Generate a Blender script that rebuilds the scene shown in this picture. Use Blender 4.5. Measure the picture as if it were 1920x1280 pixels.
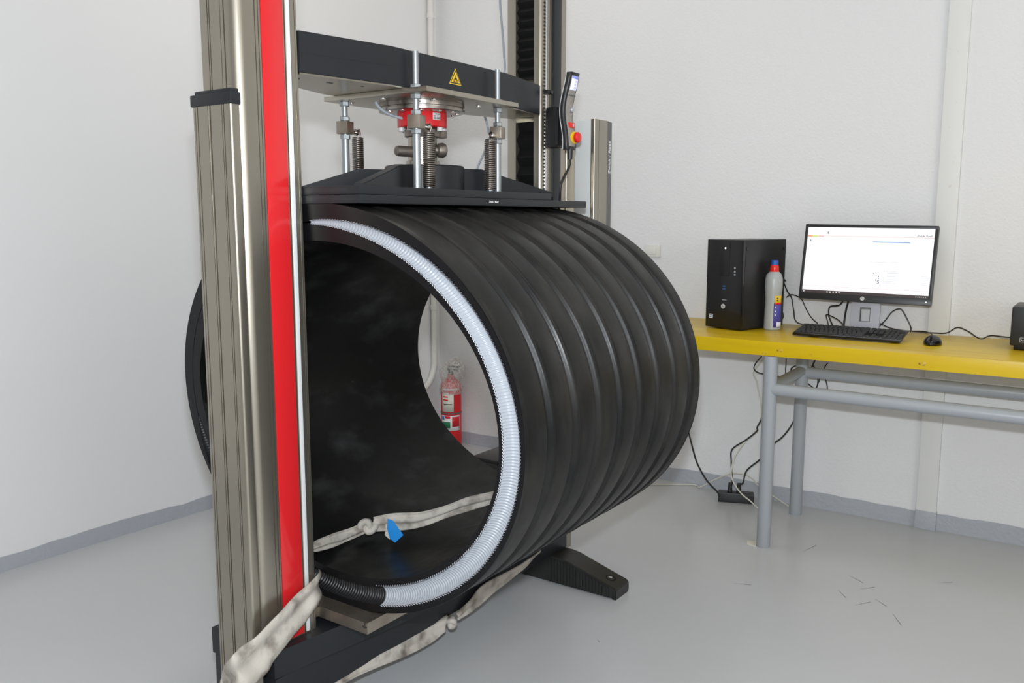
import bpy, bmesh, math, random
from mathutils import Vector, Matrix
random.seed(7)
C = bpy.context.scene.collection
PI = math.pi
for o in list(bpy.data.objects): bpy.data.objects.remove(o)

# ---------------------------------------------------------------- camera, world, lights, exposure
cam_d = bpy.data.cameras.new('camera'); cam = bpy.data.objects.new('camera', cam_d); C.objects.link(cam)
cam_d.sensor_width = 36.0; cam_d.lens = 30.62; cam_d.clip_start = 0.05
right = Vector((0.57099, -0.82095, 0.0)); fwd = Vector((0.81293, 0.56541, -0.13947)).normalized()
up = right.cross(fwd).normalized()
cam.matrix_world = Matrix(((right.x, up.x, -fwd.x, 0), (right.y, up.y, -fwd.y, 0), (right.z, up.z, -fwd.z, 1.25), (0, 0, 0, 1)))
S = bpy.context.scene; S.camera = cam
S.view_settings.view_transform = 'Standard'; S.view_settings.look = 'None'
S.view_settings.gamma = 1.0; S.view_settings.use_curve_mapping = False
S.view_settings.exposure = 0.08
wd = bpy.data.worlds.new('world'); S.world = wd; wd.use_nodes = True
wd.node_tree.nodes['Background'].inputs[0].default_value = (0.9, 0.95, 1, 1)
wd.node_tree.nodes['Background'].inputs[1].default_value = 0.05

def area_light(name, loc, target, size, size_y, power, color, shape='RECTANGLE'):
    d = bpy.data.lights.new(name, 'AREA'); d.shape = shape; d.size = size
    if shape == 'RECTANGLE': d.size_y = size_y
    d.energy = power; d.color = color
    o = bpy.data.objects.new(name, d); C.objects.link(o); o.location = loc
    o.rotation_euler = (Vector(target) - Vector(loc)).to_track_quat('-Z', 'Y').to_euler()
    return o
# fluorescent ceiling fixtures of the room
WARM = (1.0, 0.93, 0.82)
for i, (lx, ly) in enumerate(((0.2, 1.4), (2.6, 2.2), (0.4, -1.2), (2.6, -0.6))):
    area_light('ceiling_lamp_%d' % i, (lx, ly, 3.12), (lx, ly, 0), 1.5, 0.45, 8, WARM)
# soft fill areas added behind the photographer for frontal light; no windows modelled
area_light('rear_fill_0', (-2.3, -0.3, 1.55), (2.0, 0.6, 1.2), 2.4, 1.5, 27, (1.0, 0.99, 0.98))
area_light('rear_fill_1', (0.8, -2.7, 1.55), (1.6, 1.5, 1.2), 2.4, 1.5, 33, (1.0, 0.99, 0.98))
# flash on top of the photographer's camera
area_light('camera_flash', (0.0, 0.0, 1.43), (2.6, 1.75, 1.1), 0.09, 0.05, 44, (0.88, 0.94, 1.0))

# ---------------------------------------------------------------- materials
def mat(name, col, rough=0.5, metal=0.0, bump=None, var=None, spec=0.5, emit=None, trans=0.0, coat=0.0, alpha=1.0):
    m = bpy.data.materials.new(name); m.use_nodes = True
    nt = m.node_tree; b = nt.nodes['Principled BSDF']
    b.inputs['Base Color'].default_value = (*col, 1); b.inputs['Roughness'].default_value = rough
    b.inputs['Metallic'].default_value = metal; b.inputs['Specular IOR Level'].default_value = spec
    b.inputs['Transmission Weight'].default_value = trans; b.inputs['Coat Weight'].default_value = coat
    b.inputs['Alpha'].default_value = alpha
    if emit:
        b.inputs['Emission Color'].default_value = (*emit[0], 1); b.inputs['Emission Strength'].default_value = emit[1]
    tc = nt.nodes.new('ShaderNodeTexCoord')
    if var:      # (scale, second colour, low, high, stretch)
        n = nt.nodes.new('ShaderNodeTexNoise'); n.inputs['Scale'].default_value = var[0]; n.inputs['Detail'].default_value = 6
        mp = nt.nodes.new('ShaderNodeMapping'); mp.inputs['Scale'].default_value = var[4] if len(var) > 4 else (1, 1, 1)
        nt.links.new(tc.outputs['Object'], mp.inputs[0]); nt.links.new(mp.outputs[0], n.inputs['Vector'])
        r = nt.nodes.new('ShaderNodeValToRGB'); r.color_ramp.elements[0].position = var[2]; r.color_ramp.elements[1].position = var[3]
        r.color_ramp.elements[0].color = (*col, 1); r.color_ramp.elements[1].color = (*var[1], 1)
        nt.links.new(n.outputs['Fac'], r.inputs[0]); nt.links.new(r.outputs[0], b.inputs['Base Color'])
    if bump:     # (scale, strength, distance)
        n = nt.nodes.new('ShaderNodeTexNoise'); n.inputs['Scale'].default_value = bump[0]; n.inputs['Detail'].default_value = 4
        if len(bump) > 3:
            mp = nt.nodes.new('ShaderNodeMapping'); mp.inputs['Scale'].default_value = bump[3]
            nt.links.new(tc.outputs['Object'], mp.inputs[0]); nt.links.new(mp.outputs[0], n.inputs['Vector'])
        else: nt.links.new(tc.outputs['Object'], n.inputs['Vector'])
        bp = nt.nodes.new('ShaderNodeBump'); bp.inputs['Strength'].default_value = bump[1]; bp.inputs['Distance'].default_value = bump[2]
        nt.links.new(n.outputs['Fac'], bp.inputs['Height']); nt.links.new(bp.outputs[0], b.inputs['Normal'])
    return m
M = {}
M['wall_smooth'] = mat('white_wall_paint', (0.80, 0.80, 0.805), 0.75, bump=(9, 0.12, 0.01))
M['wall_rough'] = mat('white_stucco_paint', (0.77, 0.77, 0.775), 0.65, bump=(110, 0.36, 0.005))
M['trim'] = mat('white_trim_paint', (0.74, 0.74, 0.72), 0.5, var=(28, (0.60, 0.55, 0.50), 0.70, 0.78))
M['band'] = mat('grey_skirting_paint', (0.42, 0.44, 0.48), 0.38, bump=(60, 0.55, 0.006))
M['ceiling'] = mat('ceiling_paint', (0.75, 0.75, 0.74), 0.9)
M['alu'] = mat('champagne_aluminium', (0.385, 0.355, 0.295), 0.34, 0.9, bump=(40, 0.03, 0.002, (30, 30, 1)))
M['alu_bright'] = mat('bright_aluminium', (0.80, 0.80, 0.80), 0.22, 0.9)
M['guide'] = mat('pale_guide_strip', (0.80, 0.82, 0.82), 0.25, 0.2)
M['red'] = mat('red_gloss_panel', (0.62, 0.018, 0.022), 0.16, coat=0.3)
M['red_paint'] = mat('red_load_cell_paint', (0.60, 0.015, 0.02), 0.28)
M['anthracite'] = mat('anthracite_powder_coat', (0.013, 0.015, 0.018), 0.42, bump=(400, 0.10, 0.001), spec=0.4)
M['black_plastic'] = mat('black_plastic', (0.012, 0.012, 0.013), 0.40)
M['black_gloss'] = mat('black_gloss_plastic', (0.006, 0.006, 0.007), 0.22)
M['rubber'] = mat('black_rubber', (0.006, 0.006, 0.006), 0.6, spec=0.2)
M['foot'] = mat('black_cast_foot', (0.018, 0.018, 0.017), 0.38, bump=(120, 0.15, 0.002))
M['steel'] = mat('ground_steel', (0.43, 0.395, 0.335), 0.30, 0.95, bump=(60, 0.05, 0.002, (1, 12, 1)))
M['steel_raw'] = mat('raw_steel_plate', (0.42, 0.37, 0.31), 0.38, 0.9, var=(9, (0.24, 0.20, 0.17), 0.45, 0.75))
M['chrome'] = mat('turned_steel', (0.72, 0.70, 0.67), 0.14, 1.0)
M['flange'] = mat('turned_dark_steel', (0.36, 0.33, 0.30), 0.24, 1.0)
M['zinc'] = mat('zinc_plated_steel', (0.37, 0.40, 0.415), 0.45, 0.80, bump=(260, 0.35, 0.001, (0.2, 0.2, 3)))
M['spring'] = mat('oiled_spring_steel', (0.24, 0.21, 0.185), 0.35, 0.9)
M['pin'] = mat('dull_bronze_steel', (0.26, 0.23, 0.20), 0.42, 0.8)
M['grey_cable'] = mat('grey_cable_sheath', (0.33, 0.36, 0.40), 0.5)
M['cream_cable'] = mat('cream_cable_sheath', (0.62, 0.60, 0.52), 0.5)
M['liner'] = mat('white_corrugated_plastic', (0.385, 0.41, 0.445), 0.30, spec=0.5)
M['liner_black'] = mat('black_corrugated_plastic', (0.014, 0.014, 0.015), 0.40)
M['pe_cut'] = mat('black_polyethylene_cut_face', (0.005, 0.005, 0.006), 0.38, spec=0.25, var=(60, (0.35, 0.35, 0.36), 0.77, 0.81))
M['webbing'] = mat('dirty_white_webbing', (0.50, 0.465, 0.41), 0.85, bump=(420, 0.6, 0.002), var=(20, (0.15, 0.125, 0.10), 0.47, 0.74))
M['blue_tag'] = mat('blue_vinyl_tag', (0.02, 0.28, 0.75), 0.4)
M['desk_yellow'] = mat('yellow_lacquered_board', (0.69, 0.47, 0.004), 0.34, var=(3.0, (0.58, 0.37, 0.004), 0.45, 0.75, (6, 0.5, 6)), bump=(14, 0.06, 0.004, (9, 1, 9)))
M['knot'] = mat('wood_knot', (0.62, 0.40, 0.02), 0.4, var=(90, (0.30, 0.17, 0.03), 0.50, 0.62))
M['tube_grey'] = mat('grey_tube_enamel', (0.36, 0.385, 0.41), 0.34, bump=(80, 0.12, 0.002))
M['silver'] = mat('silver_plastic', (0.56, 0.56, 0.60), 0.30, 0.7)
M['key'] = mat('black_keycap', (0.018, 0.018, 0.018), 0.5)
M['label_grey'] = mat('silver_label', (0.62, 0.62, 0.62), 0.4)
M['white'] = mat('white_print', (0.85, 0.85, 0.85), 0.5)
M['offwhite'] = mat('offwhite_paint', (0.64, 0.66, 0.66), 0.5)
M['dark_print'] = mat('dark_print', (0.03, 0.03, 0.03), 0.6)
M['yellow_sign'] = mat('yellow_print', (0.85, 0.55, 0.02), 0.4)
M['dark_strip'] = mat('dark_grey_strip', (0.12, 0.12, 0.125), 0.45)
M['pendant_grey'] = mat('warm_grey_panel', (0.30, 0.28, 0.25), 0.45)
M['red_button'] = mat('red_button_plastic', (0.75, 0.02, 0.015), 0.30)
M['bottle'] = mat('frosted_bottle_plastic', (0.60, 0.62, 0.62), 0.35, trans=0.35)
M['blue_cap'] = mat('blue_cap_plastic', (0.02, 0.10, 0.42), 0.4)
M['purple'] = mat('violet_label', (0.08, 0.07, 0.34), 0.45)
M['green'] = mat('green_print', (0.01, 0.16, 0.06), 0.5)
M['blue_print'] = mat('blue_print', (0.05, 0.22, 0.55), 0.5)
M['paper'] = mat('paper_label', (0.74, 0.71, 0.62), 0.6)
M['conduit'] = mat('white_conduit', (0.74, 0.73, 0.68), 0.4)
M['pink'] = mat('screen_pink_line', (0.01, 0.01, 0.01), 0.6, emit=((0.90, 0.52, 0.52), 0.9))
M['screen'] = mat('lit_white_screen', (0.02, 0.02, 0.02), 0.5, emit=((0.97, 0.98, 1.0), 1.0))
M['screen_dark'] = mat('lit_dark_taskbar', (0.01, 0.01, 0.01), 0.5, emit=((0.035, 0.02, 0.02), 1.0))
M['screen_blue'] = mat('lit_blue_line', (0.01, 0.01, 0.01), 0.5, emit=((0.25, 0.45, 0.85), 0.8))
M['screen_navy'] = mat('lit_navy_dots', (0.01, 0.01, 0.01), 0.5, emit=((0.12, 0.14, 0.45), 0.8))
M['screen_orange'] = mat('lit_orange_tab', (0.01, 0.01, 0.01), 0.5, emit=((0.95, 0.40, 0.22), 0.9))
M['screen_lime'] = mat('lit_lime_tab', (0.01, 0.01, 0.01), 0.5, emit=((0.72, 0.85, 0.22), 0.9))
M['screen_grey'] = mat('lit_grey_lines', (0.01, 0.01, 0.01), 0.5, emit=((0.58, 0.58, 0.62), 0.9))
M['screen_text'] = mat('lit_text', (0.01, 0.01, 0.01), 0.5, emit=((0.22, 0.2, 0.22), 0.8))
M['screen_red'] = mat('lit_red_text', (0.01, 0.01, 0.01), 0.5, emit=((0.75, 0.12, 0.12), 0.8))
M['lcd'] = mat('lit_pendant_screen', (0.6, 0.62, 0.8), 0.4, emit=((0.62, 0.66, 0.95), 0.75))
M['lcd_blue'] = mat('lit_pendant_header', (0.2, 0.25, 0.6), 0.4, emit=((0.18, 0.22, 0.58), 0.7))
M['led'] = mat('white_led', (1, 1, 1), 0.5, emit=((1, 1, 1), 3))
M['blue_port'] = mat('blue_port', (0.02, 0.08, 0.22), 0.4)

def floor_material():
    m = bpy.data.materials.new('grey_epoxy_floor'); m.use_nodes = True; nt = m.node_tree; b = nt.nodes['Principled BSDF']
    tc = nt.nodes.new('ShaderNodeTexCoord')
    def noise(scale, detail, sc=(1, 1, 1)):
        mp = nt.nodes.new('ShaderNodeMapping'); mp.inputs['Scale'].default_value = sc; nt.links.new(tc.outputs['Object'], mp.inputs[0])
        n = nt.nodes.new('ShaderNodeTexNoise'); n.inputs['Scale'].default_value = scale; n.inputs['Detail'].default_value = detail
        nt.links.new(mp.outputs[0], n.inputs['Vector']); return n
    def ramp(n, p0, p1, c0, c1):
        r = nt.nodes.new('ShaderNodeValToRGB'); e = r.color_ramp.elements
        e[0].position = p0; e[1].position = p1; e[0].color = (*c0, 1); e[1].color = (*c1, 1)
        nt.links.new(n.outputs['Fac'], r.inputs[0]); return r
    base = ramp(noise(1.3, 4), 0.3, 0.7, (0.53, 0.54, 0.555), (0.565, 0.575, 0.585))
    specks = ramp(noise(150, 2), 0.76, 0.79, (1, 1, 1), (0.62, 0.60, 0.58))
    scuff = ramp(noise(14, 3, (1, 9, 1)), 0.72, 0.80, (1, 1, 1), (0.99, 0.99, 0.985))
    m1 = nt.nodes.new('ShaderNodeMixRGB'); m1.blend_type = 'MULTIPLY'; m1.inputs[0].default_value = 1
    m2 = nt.nodes.new('ShaderNodeMixRGB'); m2.blend_type = 'MULTIPLY'; m2.inputs[0].default_value = 1
    nt.links.new(base.outputs[0], m1.inputs[1]); nt.links.new(specks.outputs[0], m1.inputs[2])
    nt.links.new(m1.outputs[0], m2.inputs[1]); nt.links.new(scuff.outputs[0], m2.inputs[2])
    nt.links.new(m2.outputs[0], b.inputs['Base Color'])
    rr = ramp(noise(2.0, 2), 0.3, 0.75, (0.20, 0.20, 0.20), (0.28, 0.28, 0.28)); nt.links.new(rr.outputs[0], b.inputs['Roughness'])
    bp = nt.nodes.new('ShaderNodeBump'); bp.inputs['Strength'].default_value = 0.08; bp.inputs['Distance'].default_value = 0.01
    nt.links.new(noise(6, 3).outputs['Fac'], bp.inputs['Height']); nt.links.new(bp.outputs[0], b.inputs['Normal'])
    return m
M['floor'] = floor_material()

def pe_material(name, base, dust, lo, hi, stretch, rough):
    # black polyethylene with pale dusty scuffs that run round the pipe, and fine bright scratches
    m = bpy.data.materials.new(name); m.use_nodes = True; nt = m.node_tree; b = nt.nodes['Principled BSDF']
    tc = nt.nodes.new('ShaderNodeTexCoord')
    def layer(scale, detail, sc, p0, p1, c0, c1):
        mp = nt.nodes.new('ShaderNodeMapping'); mp.inputs['Scale'].default_value = sc; nt.links.new(tc.outputs['Object'], mp.inputs[0])
        n = nt.nodes.new('ShaderNodeTexNoise'); n.inputs['Scale'].default_value = scale; n.inputs['Detail'].default_value = detail
        n.inputs['Roughness'].default_value = 0.6
        nt.links.new(mp.outputs[0], n.inputs['Vector'])
        r = nt.nodes.new('ShaderNodeValToRGB'); e = r.color_ramp.elements; e[0].position = p0; e[1].position = p1
        e[0].color = (*c0, 1); e[1].color = (*c1, 1); nt.links.new(n.outputs['Fac'], r.inputs[0]); return r
    a = layer(5, 8, stretch, lo, hi, base, dust)
    s = layer(34, 3, (3.0, 0.5, 0.5), 0.775, 0.80, (0, 0, 0), (0.30, 0.30, 0.30))
    ad = nt.nodes.new('ShaderNodeMixRGB'); ad.blend_type = 'ADD'; ad.inputs[0].default_value = 1
    nt.links.new(a.outputs[0], ad.inputs[1]); nt.links.new(s.outputs[0], ad.inputs[2]); nt.links.new(ad.outputs[0], b.inputs['Base Color'])
    q = layer(7, 6, stretch, 0.35, 0.75, (rough, rough, rough), (rough + .2, rough + .2, rough + .2)); nt.links.new(q.outputs[0], b.inputs['Roughness'])
    b.inputs['Specular IOR Level'].default_value = 0.28
    return m
M['pe_outer'] = pe_material('black_polyethylene_outer', (0.005, 0.005, 0.005), (0.026, 0.0245, 0.022), 0.42, 0.78, (2.2, 1, 1), 0.33)
M['pe_inner'] = pe_material('black_polyethylene_inner', (0.005, 0.005, 0.005), (0.045, 0.045, 0.046), 0.52, 0.82, (1.0, 1.6, 1.6), 0.36)

def bag_material():
    m = bpy.data.materials.new('clear_plastic_bag'); m.use_nodes = True; nt = m.node_tree; nt.nodes.clear()
    out = nt.nodes.new('ShaderNodeOutputMaterial'); mix = nt.nodes.new('ShaderNodeMixShader'); mix.inputs[0].default_value = 0.55
    t = nt.nodes.new('ShaderNodeBsdfTransparent'); p = nt.nodes.new('ShaderNodeBsdfPrincipled')
    p.inputs['Base Color'].default_value = (0.72, 0.70, 0.66, 1); p.inputs['Roughness'].default_value = 0.25
    n = nt.nodes.new('ShaderNodeTexNoise'); n.inputs['Scale'].default_value = 14
    r = nt.nodes.new('ShaderNodeValToRGB'); r.color_ramp.elements[0].position = 0.35; r.color_ramp.elements[1].position = 0.75
    r.color_ramp.elements[0].color = (0.22, 0.22, 0.22, 1); r.color_ramp.elements[1].color = (0.68, 0.68, 0.68, 1)
    nt.links.new(n.outputs['Fac'], r.inputs[0]); nt.links.new(r.outputs[0], mix.inputs[0])
    nt.links.new(t.outputs[0], mix.inputs[1]); nt.links.new(p.outputs[0], mix.inputs[2]); nt.links.new(mix.outputs[0], out.inputs[0])
    return m
M['bag'] = bag_material()

# ---------------------------------------------------------------- mesh helpers (all coordinates in metres, world space)
WL = {}
def BM(): return bmesh.new()
def box(bm, x0, x1, y0, y1, z0, z1, bev=0.0, mtx=None, mi=0):
    b = bm if not bev else bmesh.new()
    vs = [b.verts.new((x, y, z)) for x in (x0, x1) for y in (y0, y1) for z in (z0, z1)]
    fs = []
    for q in ((0, 1, 3, 2), (4, 6, 7, 5), (0, 4, 5, 1), (2, 3, 7, 6), (0, 2, 6, 4), (1, 5, 7, 3)): fs.append(b.faces.new([vs[i] for i in q]))
    if bev:
        bmesh.ops.bevel(b, geom=list(b.edges), offset=bev, segments=2, affect='EDGES', profile=0.6)
        merge(bm, b, mtx, mi); return
    for f in fs: f.material_index = mi
    if mtx:
        for v in vs: v.co = mtx @ v.co
def merge(bm, b, mtx=None, mi=0):
    mp = {}
    for v in b.verts: mp[v] = bm.verts.new(mtx @ v.co if mtx else v.co)
    for f in b.faces:
        g = bm.faces.new([mp[v] for v in f.verts]); g.material_index = mi if mi else f.material_index
    b.free()
def frame(d):
    d = Vector(d).normalized(); a = Vector((0, 0, 1)) if abs(d.z) < 0.9 else Vector((1, 0, 0))
    u = d.cross(a).normalized(); return u, d.cross(u).normalized()
def lathe(bm, p0, axis, prof, seg=24, mi=0):
    # prof: list of (distance along axis, radius)
    p0 = Vector(p0); ax = Vector(axis).normalized(); u, v = frame(ax); rings = []
    for s, r in prof:
        if r < 1e-6: rings.append([bm.verts.new(p0 + ax * s)]); continue
        rings.append([bm.verts.new(p0 + ax * s + (u * math.cos(t) + v * math.sin(t)) * r) for t in [2 * PI * k / seg for k in range(seg)]])
    for a, b in zip(rings, rings[1:]):
        for k in range(seg):
            k2 = (k + 1) % seg
            if len(a) == 1 and len(b) == 1: continue
            if len(a) == 1: q = [a[0], b[k2], b[k]]
            elif len(b) == 1: q = [a[k], a[k2], b[0]]
            else: q = [a[k], a[k2], b[k2], b[k]]
            bm.faces.new(q).material_index = mi
    for r in (rings[0], rings[-1]):
        if len(r) > 2: bm.faces.new(r).material_index = mi
def cyl(bm, p0, p1, r, seg=20, r2=None, mi=0):
    d = Vector(p1) - Vector(p0); lathe(bm, p0, d, [(0, r), (d.length, r if r2 is None else r2)], seg, mi)
def smooth_path(pts, n=8):
    P = [Vector(p) for p in pts]
    if len(P) < 3: return P
    P = [P[0] * 2 - P[1]] + P + [P[-1] * 2 - P[-2]]; out = []
    for i in range(1, len(P) - 2):
        a, b, c, d = P[i - 1:i + 3]
        for k in range(n):
            t = k / n
            out.append(0.5 * ((2 * b) + (c - a) * t + (2 * a - 5 * b + 4 * c - d) * t * t + (3 * b - a - 3 * c + d) * t ** 3))
    out.append(P[-2]); return out
def tube(bm, pts, r, seg=8, smooth=True, n=8, mi=0):
    P = smooth_path(pts, n) if smooth else [Vector(p) for p in pts]
    d = (P[1] - P[0]).normalized(); u, v = frame(d); rings = []
    for i, p in enumerate(P):
        t = (P[min(i + 1, len(P) - 1)] - P[max(i - 1, 0)]).normalized()
        u = (u - t * u.dot(t)).normalized(); v = t.cross(u)
        rr = r(i / (len(P) - 1)) if callable(r) else r
        rings.append([bm.verts.new(p + (u * math.cos(a) + v * math.sin(a)) * rr) for a in [2 * PI * k / seg for k in range(seg)]])
    for a, b in zip(rings, rings[1:]):
        for k in range(seg): bm.faces.new([a[k], a[(k + 1) % seg], b[(k + 1) % seg], b[k]]).material_index = mi
    bm.faces.new(rings[0][::-1]).material_index = mi; bm.faces.new(rings[-1]).material_index = mi
def prism(bm, poly, axis, a, b, mi=0):
    # poly in the plane normal to axis: axis 'z' -> (x,y), 'y' -> (x,z), 'x' -> (y,z)
    def co(p, t): return {'z': (p[0], p[1], t), 'y': (p[0], t, p[1]), 'x': (t, p[0], p[1])}[axis]
    A = [bm.verts.new(co(p, a)) for p in poly]; B = [bm.verts.new(co(p, b)) for p in poly]; n = len(poly)
    for k in range(n): bm.faces.new([A[k], A[(k + 1) % n], B[(k + 1) % n], B[k]]).material_index = mi
    bm.faces.new(A[::-1]).material_index = mi; bm.faces.new(B).material_index = mi
def hexnut(bm, c, af, h, axis=(0, 0, 1)):
    r = af / math.sqrt(3); lathe(bm, Vector(c) - Vector(axis) * h / 2, axis, [(0, r * .9), (h * .1, r), (h * .9, r), (h, r * .9)], 6)
def obj(name, bm, m, parent=None, smooth=True, label=None, angle=0.6, solid=0.0):
    bmesh.ops.recalc_face_normals(bm, faces=list(bm.faces))
    co = [v.co for v in bm.verts]
    c = Vector(((min(p.x for p in co) + max(p.x for p in co)) / 2, (min(p.y for p in co) + max(p.y for p in co)) / 2, min(p.z for p in co)))
    for v in bm.verts: v.co -= c
    me = bpy.data.meshes.new(name); 
    if smooth:
        for f in bm.faces: f.smooth = True
        for e in bm.edges:
            if len(e.link_faces) == 2 and e.calc_face_angle(0) > angle: e.smooth = False
    bm.to_mesh(me); bm.free()
    for x in (m if isinstance(m, (list, tuple)) else [m]): me.materials.append(M[x])
    o = bpy.data.objects.new(name, me); C.objects.link(o); WL[o] = c
    if parent: o.parent = parent; o.location = c - WL[parent]
    else: o.location = c
    if label: o['label'] = label
    if solid:
        s = o.modifiers.new('thickness', 'SOLIDIFY'); s.thickness = solid; s.offset = 0
    return o
def thing(name, label, cat, loc, group=None):
    o = bpy.data.objects.new(name, None); C.objects.link(o); o.location = loc; WL[o] = Vector(loc)
    o.empty_display_size = 0.05; o['label'] = label; o['category'] = cat
    if group: o['group'] = group
    return o
def tag(o, label, cat, group=None):
    o['label'] = label; o['category'] = cat
    if group: o['group'] = group
    return o
def struct(name, bm, m, smooth=True):
    o = obj(name, bm, m, None, smooth); o['kind'] = 'structure'; return o
def dup(o, parent, delta):
    c = o.copy(); C.objects.link(c); c.parent = parent; WL[c] = WL[o] + Vector(delta); c.location = WL[c] - (WL[parent] if parent else Vector())
    return c
def dup_tree(o, parent, delta):
    r = dup(o, parent, delta)
    for ch in list(o.children): dup_tree(ch, r, delta)
    return r
def text_bm(s, size, mtx, thick=0.0004, shear=0.0, align='LEFT', bold=0.0):
    cu = bpy.data.curves.new('lettering', 'FONT'); cu.body = s; cu.size = size; cu.extrude = thick; cu.shear = shear; cu.align_x = align; cu.offset = bold
    o = bpy.data.objects.new('lettering', cu); C.objects.link(o)
    dg = bpy.context.evaluated_depsgraph_get(); me = bpy.data.meshes.new_from_object(o.evaluated_get(dg))
    bm = bmesh.new(); bm.from_mesh(me); bmesh.ops.transform(bm, matrix=mtx, verts=list(bm.verts))
    bpy.data.objects.remove(o); bpy.data.curves.remove(cu); bpy.data.meshes.remove(me)
    return bm
def basis(origin, ex, ey):
    ex = Vector(ex).normalized(); ey = Vector(ey); ey = (ey - ex * ey.dot(ex)).normalized(); ez = ex.cross(ey); o = Vector(origin)
    return Matrix(((ex.x, ey.x, ez.x, o.x), (ex.y, ey.y, ez.y, o.y), (ex.z, ey.z, ez.z, o.z), (0, 0, 0, 1)))

# ---------------------------------------------------------------- room shell
XW = 3.77                                  # right wall plane
def yb(x): return 3.193 - 0.03 * (x - 1.39)   # left (back) wall line, very slightly out of square
X0, Y0, ZC = -2.4, -2.8, 3.2
b = BM(); prism(b, [(X0 - .1, Y0 - .1), (XW + .1, Y0 - .1), (XW + .1, 3.4), (X0 - .1, 3.4)], 'z', -0.1, 0.0); struct('floor', b, 'floor', False)
sm = BM()
for p, q in (((2.7943, 1.0097, 0.0006), (2.8161, 0.9550, 0.0006)), ((3.0943, 0.6981, 0.0006), (3.0553, 0.6422, 0.0006)), ((2.9427, 0.5789, 0.0006), (2.9050, 0.5344, 0.0006)), ((2.8558, 0.6192, 0.0006), (2.9089, 0.5848, 0.0006)), ((2.9433, 0.6957, 0.0006), (2.8967, 0.6596, 0.0006)), ((2.8590, 0.5056, 0.0006), (2.7874, 0.4664, 0.0006)), ((3.2074, 0.4235, 0.0006), (3.2377, 0.3878, 0.0006)), ((2.9938, 0.6383, 0.0006), (3.0412, 0.6006, 0.0006)), ((3.2223, 0.8988, 0.0006), (3.3177, 0.8761, 0.0006)), ((2.1666, 1.1953, 0.0006), (2.1586, 1.1835, 0.0006))):
    p, q = Vector(p), Vector(q); n_ = (q - p).cross(Vector((0, 0, 1))).normalized() * .0011
    sm.faces.new([sm.verts.new(p - n_ * .3), sm.verts.new(q - n_), sm.verts.new(q + n_), sm.verts.new(p + n_ * .3)])
sm = obj('scuff_mark', sm, 'dark_strip', [o for o in bpy.data.objects if o.name == 'floor'][0], smooth=False); sm['kind'] = 'stuff'
b = BM(); box(b, X0 - .1, XW + .1, Y0 - .1, 3.4, ZC, ZC + .1); struct('ceiling', b, 'ceiling', False)
b = BM(); box(b, XW, XW + .1, Y0 - .1, 3.4, 0, ZC); struct('wall_right', b, 'wall_rough', False)
b = BM(); prism(b, [(X0 - .1, yb(X0 - .1)), (XW + .1, yb(XW + .1)), (XW + .1, 3.5), (X0 - .1, 3.5)], 'z', 0, ZC); struct('wall_left', b, 'wall_smooth', False)
b = BM(); box(b, X0 - .1, XW, Y0 - .1, Y0, 0, ZC); struct('wall_front', b, 'wall_smooth', False)
b = BM(); box(b, X0 - .1, X0, Y0, 3.3, 0, ZC); struct('wall_back', b, 'wall_smooth', False)
def band(name, p, q, h, t):
    # painted skirting band with a hand-painted, slightly wavy top edge
    p = Vector((*p, 0)); q = Vector((*q, 0)); d = (q - p); n = Vector((-d.y, d.x, 0)).normalized(); bm = BM(); N = 90; rows = []
    for k in range(N + 1):
        c = p + d * k / N; z = h + random.uniform(-.0035, .0035) + .003 * math.sin(k * .7)
        rows.append([bm.verts.new(c + n * s + Vector((0, 0, zz))) for s, zz in ((0, 0), (t, 0), (t, z), (0, z))])
    for a, c in zip(rows, rows[1:]):
        for k in range(4): bm.faces.new([a[k], a[(k + 1) % 4], c[(k + 1) % 4], c[k]])
    bm.faces.new(rows[0]); bm.faces.new(rows[-1][::-1])
    return struct(name, bm, 'band')
band('baseboard_right', (XW, Y0), (XW, yb(XW)), 0.068, 0.004)
band('baseboard_left', (XW, yb(XW)), (X0, yb(X0)), 0.060, 0.004)
b = BM(); box(b, XW - .022, XW, 0.527, 0.602, 0.075, ZC, 0.002); struct('trim_1', b, 'trim')
b = BM(); box(b, XW - .024, XW, 0.525, 0.604, 0.0, 0.077, 0.002); struct('trim_2', b, 'band')
# white conduit that drops beside the corner and turns along the left wall
cx_, cy_ = 3.70, yb(3.70) - .024
b = BM(); P = [(cx_, cy_, ZC - .01), (cx_, cy_, 0.45)]
P += [(cx_ - .14 + .14 * math.cos(t), cy_ + .004, 0.45 - .14 * math.sin(t)) for t in [k * PI / 16 for k in range(1, 9)]] + [(cx_ - .75, cy_ + .024, 0.31)]
tube(b, P, 0.017, 12, smooth=False); co = struct('trim_3', b, 'conduit')
for z in (2.43, 2.30, 1.2, .75):
    b = BM(); lathe(b, (cx_, cy_, z), (0, 0, 1), [(0, .0175), (.001, .0205), (.027, .0205), (.028, .0175)], 14); obj('collar', b, 'conduit', co)
b = BM(); box(b, XW - .012, XW, 1.772, 1.846, 1.072, 1.128, 0.003); so = thing('socket_plate', 'white wall plate low on the rough wall, half hidden by the black pipe', 'socket', (XW - .006, 1.81, 1.072))
obj('cover', b, 'conduit', so); b = BM(); box(b, XW - .015, XW - .011, 1.79, 1.83, 1.085, 1.115, 0.002); obj('rocker', b, 'conduit', so)

# ---------------------------------------------------------------- universal testing machine
mc = thing('testing_machine', 'tall twin-column compression testing machine in champagne and anthracite, red strip on its near column', 'machine', (1.885, 1.64, 0))
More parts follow.
